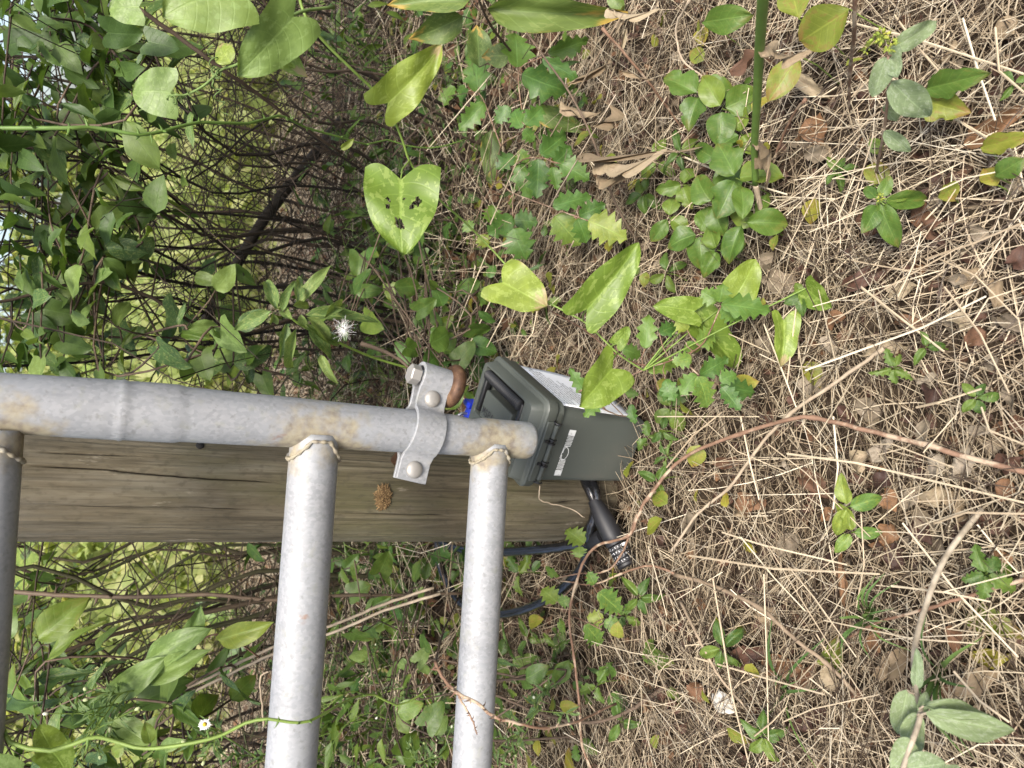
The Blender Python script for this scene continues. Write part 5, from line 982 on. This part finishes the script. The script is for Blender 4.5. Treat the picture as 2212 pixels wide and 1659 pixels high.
# separate dead leaves one can pick out
DL = {'brown': ('curled reddish-brown dead leaf lying in the straw', 'reddish-brown dead leaves in the straw', [(1620, 1086), (1761, 1046), (1918, 1080), (1788, 1113), (2161, 1200), (1888, 1383), (1990, 1370), (1845, 1490), (2060, 1380), (1570, 1000), (2100, 730), (1960, 690), (1990, 470), (2010, 490), (1870, 480), (1480, 290), (1100, 470), (1690, 1440), (1500, 1500), (2140, 1580), (2170, 1060), (1740, 1460), (1915, 1160), (1800, 690)]),
      'grey': ('grey-brown curled dead leaf lying in the straw', 'grey-brown dead leaves in the straw', [(1965, 1076), (2090, 843), (2000, 820), (1748, 826), (1791, 760), (2030, 1246), (2115, 930), (1870, 880), (1990, 930), (1700, 620), (2190, 700), (2140, 780), (2060, 600), (1640, 560), (1760, 330), (1560, 620), (2110, 500), (1650, 760), (2020, 1010), (1900, 970), (1480, 1130), (1700, 1180), (2080, 1000), (2180, 860)]),
      'tan': ('pale tan dead leaf lying flat in the straw', 'pale tan dead leaves in the straw', [(1948, 623), (2151, 633), (2095, 600), (1900, 760), (2070, 690), (1850, 1000), (2010, 1080), (1930, 1430), (2100, 1480), (1590, 1100), (1540, 830), (2040, 120), (2170, 60), (1740, 180), (1790, 1460), (1650, 1330)]),
      'dark': ('dark maroon dead leaf lying in the straw', 'dark maroon dead leaves in the straw', [(1700, 720), (1830, 900), (1900, 1040), (2080, 1140), (1990, 1150), (1930, 1200), (2180, 1000), (2010, 850), (1760, 610), (1880, 600), (2060, 1560), (1760, 1560), (1620, 1420), (2200, 560), (1560, 700)])}
for k, (lb, gp, L) in DL.items():
    for x, y in L:
        a = g.uniform(0, 6.28); s = g.uniform(22, 42); fallen(x - s * math.cos(a), y - s * math.sin(a) * .9, x + s * math.cos(a), y + s * math.sin(a) * .9, g.uniform(24, 50), M_DEAD[k], lb, gp, g.choice(['ovate', 'elliptic', 'lobed', 'lance']), g.uniform(.012, .03), True, 'dead_leaf', None, g.uniform(.08, .22), g.uniform(.3, .9))
# small seedlings in the litter
for lb, gp, mt, kd, pts in (('small green sprout with narrow leaves rising from the straw', 'green sprouts in the straw', M_COVER, 'elliptic', [(2000, 750), (2110, 860), (1730, 640), (1930, 795), (1560, 1400), (2130, 1240), (2190, 180), (1810, 370), (1650, 1590)]),
                            ('low green sprout at the edge of the straw', 'low sprouts around the box and gate', M_COVER, 'round', [(1430, 930), (1440, 985), (1400, 945), (1420, 1040), (1450, 880), (1380, 1290), (1350, 1330), (1420, 350), (1470, 330), (1390, 420), (1440, 590), (1200, 1400), (1120, 1240), (1140, 1380), (1180, 1460), (1290, 1480), (1340, 1560), (1080, 1420), (900, 1250), (840, 1210), (790, 1250), (880, 1340), (1000, 1230), (1110, 1170)])):
    for x, y in pts: trifoliate(x, y, g.uniform(.025, .06), g.uniform(26, 46), g.uniform(0, 360), mt, lb, gp, g.choice(['serrate', 'lance', 'ovate', 'elliptic']), g.uniform(.3, .6), g.choice([3, 4, 5]))
# dense ground cover beyond the straw
def cover(name, label, n, box, Lr, hr, mat, seed, kind='ovate', dens=None, wr=(.5, .8)):
    g = random.Random(seed); Ms = []
    for x, y in spots(n, *box, g, dens): L = g.uniform(*Lr); Ms.append(rand_M((x, y, gh(x, y) + g.uniform(*hr)), L, L * g.uniform(*wr), .55, g))
    o = scatter_leaves(name, label, leaf_mesh(kind, seed % 5, nt=6, ns=2), Ms, mat, np.random.default_rng(seed).uniform(0, 1, len(Ms))); tag(o, label, 'ground cover', None, 'stuff')
edge = lambda x, y: min(1, max(.06, (y - .95) * 1.6 + max(0, -x - .1) * 1.0) * (0.75 + 0.9 * mnoise.noise(Vector((x * 5, y * 5, 2.2)))))
cover('ground_ivy', 'low green leaves carpeting the ground between post and hedge', 1200, (-1.3, 1.3, .75, 2.4), (.020, .048), (.01, .09), M_COVER, 11, 'ovate', edge)
cover('small_toothed_cover', 'small toothed ground cover among the dry grass', 900, (-1.3, 1.3, .8, 2.5), (.018, .038), (.005, .07), M_TRI, 12, 'serrate', edge, (.5, .7))
cover('toothed_cover', 'toothed vine leaves creeping low under the hedge', 450, (-1.5, 1.5, 1.1, 2.8), (.03, .055), (.04, .2), M_PEPPER, 13, 'serrate', edge)
cover('narrow_leaved_cover', 'narrow-leaved weeds low under the gate and hedge', 650, (-1.5, .9, .8, 2.6), (.03, .08), (.03, .16), M_LANCE, 14, 'lance', edge, (.15, .28))
cover('yellow_cover', 'scattered small yellow-green leaves in the dry grass', 420, (-1.1, 1.1, .5, 2.4), (.018, .042), (.015, .08), M_YELL, 15, 'ovate')

# ================================================================== hedge, bushes and trees behind
def shrub(name, label, bx, by, n, H, spread, lean, leaves, mat, seed, Lr=(.05, .08), r=.006, twigs=9, crown_lo=.5, kind='ovate', tangle=0, cat='shrub', group=None, wr=(.45, .6), stem_mat=None):
    g = random.Random(seed); t = thing(name, label, cat, (bx, by, 0), group); tw = MB(); Ms = []; ends = []
    for k in range(n):
        a = g.uniform(0, 6.283); sp = spread * g.uniform(.2, 1); p = Vector((bx + math.cos(a) * .4 * spread * g.random() + lean[0] * g.random(), by + math.sin(a) * .4 * spread * g.random(), -.03)); tip = Vector((bx + math.cos(a) * sp + lean[0], by + math.sin(a) * sp * .8 + lean[1], H * g.uniform(.65, 1)))
        P = []
        for j in range(8):
            u = j / 7; q = p.lerp(tip, u); q.x += (u - u * u) * -.6 * (tip.x - p.x) + mnoise.noise(Vector((k * 3.1, j * .8, seed))) * .22 * u; q.y += mnoise.noise(Vector((k * 2.3, j * .8, seed + 5))) * .2 * u; P.append(q)
        rk = r * g.uniform(.5, 1.15); mb = MB(); Q = [Vector(v) for v in spline([tuple(v) for v in P], 3)]; mb.tube(Q, [rk * (1 - .75 * i / (len(Q) - 1)) for i in range(len(Q))], 6, False, g.random()); link('cane', mb.mesh('cane', True), stem_mat or S_DARK, t)
        for m_ in range(twigs):
            i = g.randrange(4, len(Q)); s = Q[i]; d = Vector((g.gauss(0, 1), g.gauss(0, 1), g.gauss(.25, .7))).normalized(); L = g.uniform(.15, .6) * min(1, H / 1.5); W = [s]
            for j in range(5): d = (d + Vector((g.gauss(0, .25), g.gauss(0, .25), g.gauss(-.02, .2)))).normalized(); W.append(W[-1] + d * L / 5)
            tw.tube(W, [max(.0007, rk * .34 * (1 - .13 * j)) for j in range(6)], 4, False, g.random()); ends += [(w, d) for w in W[2:]]
            if g.random() < .6:
                d2 = Vector((g.gauss(0, 1), g.gauss(0, 1), g.gauss(0, .8))).normalized(); w0 = W[g.randrange(2, 5)]; w1 = w0 + d2 * L * .5; tw.tube([w0, w0.lerp(w1, .5) + Vector((0, 0, .01)), w1], [.0011, .0009, .0006], 3, False, g.random()); ends.append((w1, d2))
    for k in range(tangle):
        a = g.uniform(0, 6.283); rad = spread * math.sqrt(g.random()); s = Vector((bx + lean[0] * .4 + math.cos(a) * rad, by + math.sin(a) * rad * .7, g.uniform(.0, .5) ** 1.2 * H)); d = Vector((g.gauss(0, 1), g.gauss(0, .8), g.gauss(.1, .5))).normalized(); W = [s]; L = g.uniform(.1, .4)
        for j in range(4): d = (d + Vector((g.gauss(0, .35), g.gauss(0, .35), g.gauss(0, .3)))).normalized(); W.append(W[-1] + d * L / 4)
        tw.tube(W, [.0016 * g.uniform(.5, 1.2)] * 5, 3, False, g.random())
    link('twigs', tw.mesh('twigs'), stem_mat or S_DARK, t, kind='stuff')
    hi = [e for e in ends if e[0].z > crown_lo * H] or ends
    for k in range(leaves):
        c, d = g.choice(hi); c = c + Vector((g.gauss(0, .03), g.gauss(0, .03), g.gauss(0, .03))); L = g.uniform(*Lr); dd = (d + Vector((g.gauss(0, .8), g.gauss(0, .8), g.gauss(-.4, .5)))).normalized(); Ms.append(leaf_M(c, c + dd * L, L * g.uniform(*wr), g.uniform(-.6, .6), Vector((g.uniform(-.7, .7), g.uniform(-.9, .5), 1))))
    if Ms:
        o = scatter_leaves('foliage', '', leaf_mesh(kind, seed % 5, nt=5, ns=1), Ms, mat, np.random.default_rng(seed).uniform(0, 1, len(Ms))); o.parent = t; o.matrix_local = Matrix.Translation((-bx, -by, 0)); o['kind'] = 'stuff'
    return t
shrub('hedge_shrub', 'dark twiggy hedge shrub directly behind the trailing vine', .55, 2.35, 16, 1.7, .75, (-.1, -.1), 480, M_BACK, 41, (.03, .055), .006, 14, .62, tangle=420)
shrub('hedge_shrub', 'thicket of brown canes beyond the big pale heart leaves', 1.25, 2.5, 16, 1.8, .8, (.0, -.2), 420, M_BACK, 42, (.03, .06), .006, 14, .55, tangle=420)
shrub('hedge_shrub', 'bare thorny rose thicket just left of the wooden post', -.45, 1.95, 18, 1.5, .6, (-.15, -.05), 110, M_BACK, 43, (.02, .04), .008, 13, .5, tangle=240, stem_mat=tint_mat('rose_twig', [(0, (0.03, 0.022, 0.014)), (0.5, (0.06, 0.042, 0.026)), (1, (0.05, 0.06, 0.025))], 0.8))
shrub('hedge_shrub', 'leafy brown thicket farther left behind the gate', -1.15, 1.9, 16, 1.4, .7, (.0, -.05), 420, M_BACK, 44, (.04, .07), .008, 11, .4, tangle=200)
shrub('leafy_shrub', 'narrow-leaved mid green shrub overhanging the stile', .12, 1.75, 11, 1.55, .42, (.0, -.35), 800, M_BACK, 45, (.035, .07), .005, 12, .5, 'lance', 60)
shrub('leafy_shrub', 'small-leaved green shrub hugging the hedge top beside the stile', .50, 1.65, 10, 1.35, .40, (.05, -.3), 620, M_BACK, 46, (.03, .055), .005, 11, .55, 'ovate', 60, wr=(.4, .65))
shrub('leafy_shrub', 'tall leafy sapling at the right end of the hedge with drooping pointed leaves', 1.4, 1.8, 9, 1.6, .40, (.0, -.2), 520, M_BACK, 47, (.05, .09), .006, 10, .6, 'lance', 10, wr=(.28, .4))
# green weeds at the hedge foot
for k, (x, y) in enumerate(((.30, 1.65), (.75, 1.9), (1.25, 1.9), (-.35, 1.55), (-.75, 1.5), (-1.0, 1.35), (.05, 2.0))):
    shrub('hedge_weed', 'knee-high green weed with narrow leaves at the foot of the hedge', x, y, 5, .45, .16, (0, 0), 90, R.choice([M_LANCE, M_TRI, M_COVER]), 60 + k, (.04, .08), .0025, 4, .2, 'lance', 0, 'plant', 'green weeds at the hedge foot', (.2, .32), S_GREEN)
# hedge leaves near enough to tell apart
def drape(label, polys, n, zr, size, mats, kinds, seed, name='hedge_vine'):
    g = random.Random(seed); pts = []
    while len(pts) < n:
        x0, y0, x1, y1 = g.choice(polys); pts.append((g.uniform(x0, x1), g.uniform(y0, y1), g.uniform(*zr)))
    cs = [PZ(*p) for p in pts]; t = thing(name, label, 'vine', tuple(min(cs, key=lambda p: p.z))); mb = MB(); order = sorted(cs, key=lambda p: p.x)
    for k in range(6):
        sub = order[k::6]; sub = sorted(sub, key=lambda p: p.z)
        if len(sub) > 3: mb2 = stem_mesh(sub[:: max(1, len(sub) // 7)], .0022, .0012, 5, 4, mb=mb)
    for c, p in zip(cs, pts):
        L = size * g.uniform(.7, 1.25); d = Vector((g.gauss(0, 1), g.gauss(-.2, .5), g.gauss(-.5, .5))).normalized(); kd = g.choice(kinds); wd = {'heart': .9, 'ovate': .6, 'elliptic': .55, 'lance': .25, 'round': .9}[kd] * L * g.uniform(.85, 1.1)
        link('leaf', withmat(leaf_mesh(kd, g.randrange(5), nt=9, ns=3), g.choice(mats)), None, t, leaf_M(c, c + d * L, wd, g.uniform(-.5, .5), Vector((g.gauss(0, .35), -1 + g.gauss(0, .3), 1.1 + g.gauss(0, .3)))))
    link('stem', mb.mesh('stem', True), S_BROWN, t)
drape('dark green heart-leaved vine draped along the hedge beside the gate stile', [(0, 640, 260, 800), (250, 700, 520, 820), (40, 480, 240, 650)], 78, (1.05, 1.5), .055, [M_BACK, M_SMILAXG, M_LANCE], ['heart', 'ovate', 'lance', 'elliptic'], 71)
drape('branch of many narrow green leaves hanging across the hedge top', [(0, 330, 260, 560), (90, 420, 330, 600), (0, 250, 110, 340)], 84, (1.1, 1.6), .058, [M_BACK, M_LANCE, M_TRI], ['lance', 'elliptic', 'lance'], 72, 'hedge_branch')
drape('long narrow leaves hanging near the big pale heart leaves', [(200, 20, 380, 180), (230, 120, 420, 300), (0, 0, 200, 70), (0, 225, 200, 330)], 44, (1.0, 1.5), .07, [M_LANCE, M_BACK], ['lance', 'elliptic'], 73, 'hedge_branch')
drape('green leaves sprouting low on the hedge foot above the goldenrod', [(330, 560, 520, 760), (440, 760, 640, 830)], 26, (1.2, 1.5), .055, [M_TRI, M_LANCE, M_SMILAXG], ['lance', 'heart', 'ovate'], 74)
drape('narrow dark leaves hanging at the hedge foot left of the rails', [(60, 1480, 420, 1659), (200, 1420, 520, 1600), (0, 1380, 150, 1560)], 52, (1.0, 1.35), .075, [M_BACK, M_LANCE, M_TRI], ['lance', 'lance', 'ovate'], 75)
drape('heart leaves creeping low between the gate rails', [(740, 1180, 930, 1420), (760, 1400, 980, 1640), (1100, 1380, 1250, 1540)], 46, (1.15, 1.45), .042, [M_TRI, M_COVER, M_SMILAXG], ['heart', 'ovate', 'elliptic'], 76, 'creeping_vine')
drape('leaves creeping over the dry grass behind the hinge strap', [(700, 600, 1050, 780), (760, 470, 1060, 640), (900, 700, 1030, 830)], 60, (1.2, 1.6), .045, [M_TRI, M_COVER, M_PEPPER], ['heart', 'ovate', 'elliptic', 'round'], 77, 'creeping_vine')
# sunny bushes in the open field beyond
for k, (x, y, H, lb) in enumerate(((-2.6, 6.2, 2.0, 'bright yellow-green bush in the field left of the post'), (.9, 7.0, 2.2, 'sunny lime green bush showing through the hedge canes'), (4.9, 7.4, 1.6, 'pale green bush in the field behind the thicket right end'), (-5.0, 7.5, 2.4, 'yellow-green bush far left beyond the gate'), (6.8, 8.5, 2.0, 'tall light green bush at the far right of the field'), (-1.2, 5.2, 1.5, 'low yellow-green bush close behind the rose thicket'), (-3.9, 5.2, 1.7, 'loose lime bush behind the gate end'), (-.2, 8.5, 2.0, 'round yellowish bush straight behind the post'))):
    shrub('field_bush', lb, x, y, 10, H, 1.0, (0, 0), 2300, M_BRIGHT, 80 + k, (.07, .12), .012, 12, .15, 'ovate', 0, 'bush')
def tree(label, x, y, H, seed):
    shrub('field_tree', label, x, y, 7, H, H * .34, (0, 0), 2600, M_BRIGHT if seed % 2 else M_TRI, seed, (.22, .36), .10, 16, .28, 'ovate', 0, 'tree', None, (.6, .8))
for k, (x, y, H, lb) in enumerate(((-9, 22, 7, 'round green tree at the far edge of the field'), (-2, 26, 8, 'tall pale tree at the far edge of the field behind the post'), (5, 24, 6, 'low spreading tree at the far edge of the field'), (16, 27, 8, 'dark tree at the far right edge of the field'))): tree(lb, x, y, H, 91 + k)

# tall weeds and grass of the open field, seen only through the hedge
g = random.Random(77)
def meadow(name, label, n, box, Lr, hr, wr, mat, kind, seed):
    g = random.Random(seed); Ms = []
    for k in range(n):
        y = box[2] + (box[3] - box[2]) * g.random() ** 1.6; x = g.uniform(box[0], box[1]) * (y / box[2]) * .6; L = g.uniform(*Lr); c = Vector((x, y, g.uniform(*hr)))
        d = Vector((g.gauss(0, .6), g.gauss(0, .6), g.uniform(.2, 1))).normalized(); Ms.append(leaf_M(c, c + d * L, L * g.uniform(*wr), 0, Vector((g.gauss(0, .5), -1, .8))))
    o = scatter_leaves(name, label, leaf_mesh(kind, seed % 5, nt=4, ns=1), Ms, mat, np.random.default_rng(seed).uniform(0, 1, n)); tag(o, label, 'grass', None, 'stuff')
meadow('meadow_grass', 'bright tall grass of the open field seen through the hedge', 9000, (-4, 4.5, 3.6, 14), (.15, .4), (0, .25), (.03, .07), M_BRIGHT, 'lance', 101)
meadow('meadow_weeds', 'yellow-green leafy weeds of the open field seen through the hedge', 7000, (-4, 4.5, 3.4, 12), (.05, .12), (.02, .55), (.4, .7), M_BRIGHT, 'ovate', 102)

def build_hill():
    mb = MB(); nx, ny = 90, 14; V = []
    for j in range(ny):
        for i in range(nx):
            x = -130 + 260 * i / (nx - 1); y = 60 + 9 * j; k = math.sin(math.pi * min(1, j / 8)) if j < 4 else 1.0
            h = (7.5 - 5.0 / (1 + math.exp(-(x - 14) / 6))) * min(1, j / 4) + (1.6 * mnoise.noise(Vector((x * .12, y * .12, 0))) + 1.2 * mnoise.noise(Vector((x * .5, y * .5, 3)))) * min(1, j / 2)
            V.append((x, y, h - .3))
    mb.add(V, [(j * nx + i, j * nx + i + 1, (j + 1) * nx + i + 1, (j + 1) * nx + i) for j in range(ny - 1) for i in range(nx - 1)])
    q = NT('wooded_hill'); o = q.obj(); c = q.ramp(q.noise(1.2, 9, o, 0.8), [(0.3, (0.05, 0.08, 0.02)), (0.5, (0.14, 0.19, 0.04)), (0.7, (0.24, 0.27, 0.07))]); q.bump(q.noise(1.5, 8, o), 1.0, 0.8)
    tag(link('hill', mb.mesh('hill', True), q.base(c, .95, 0, .1)), kind='structure')
build_hill()
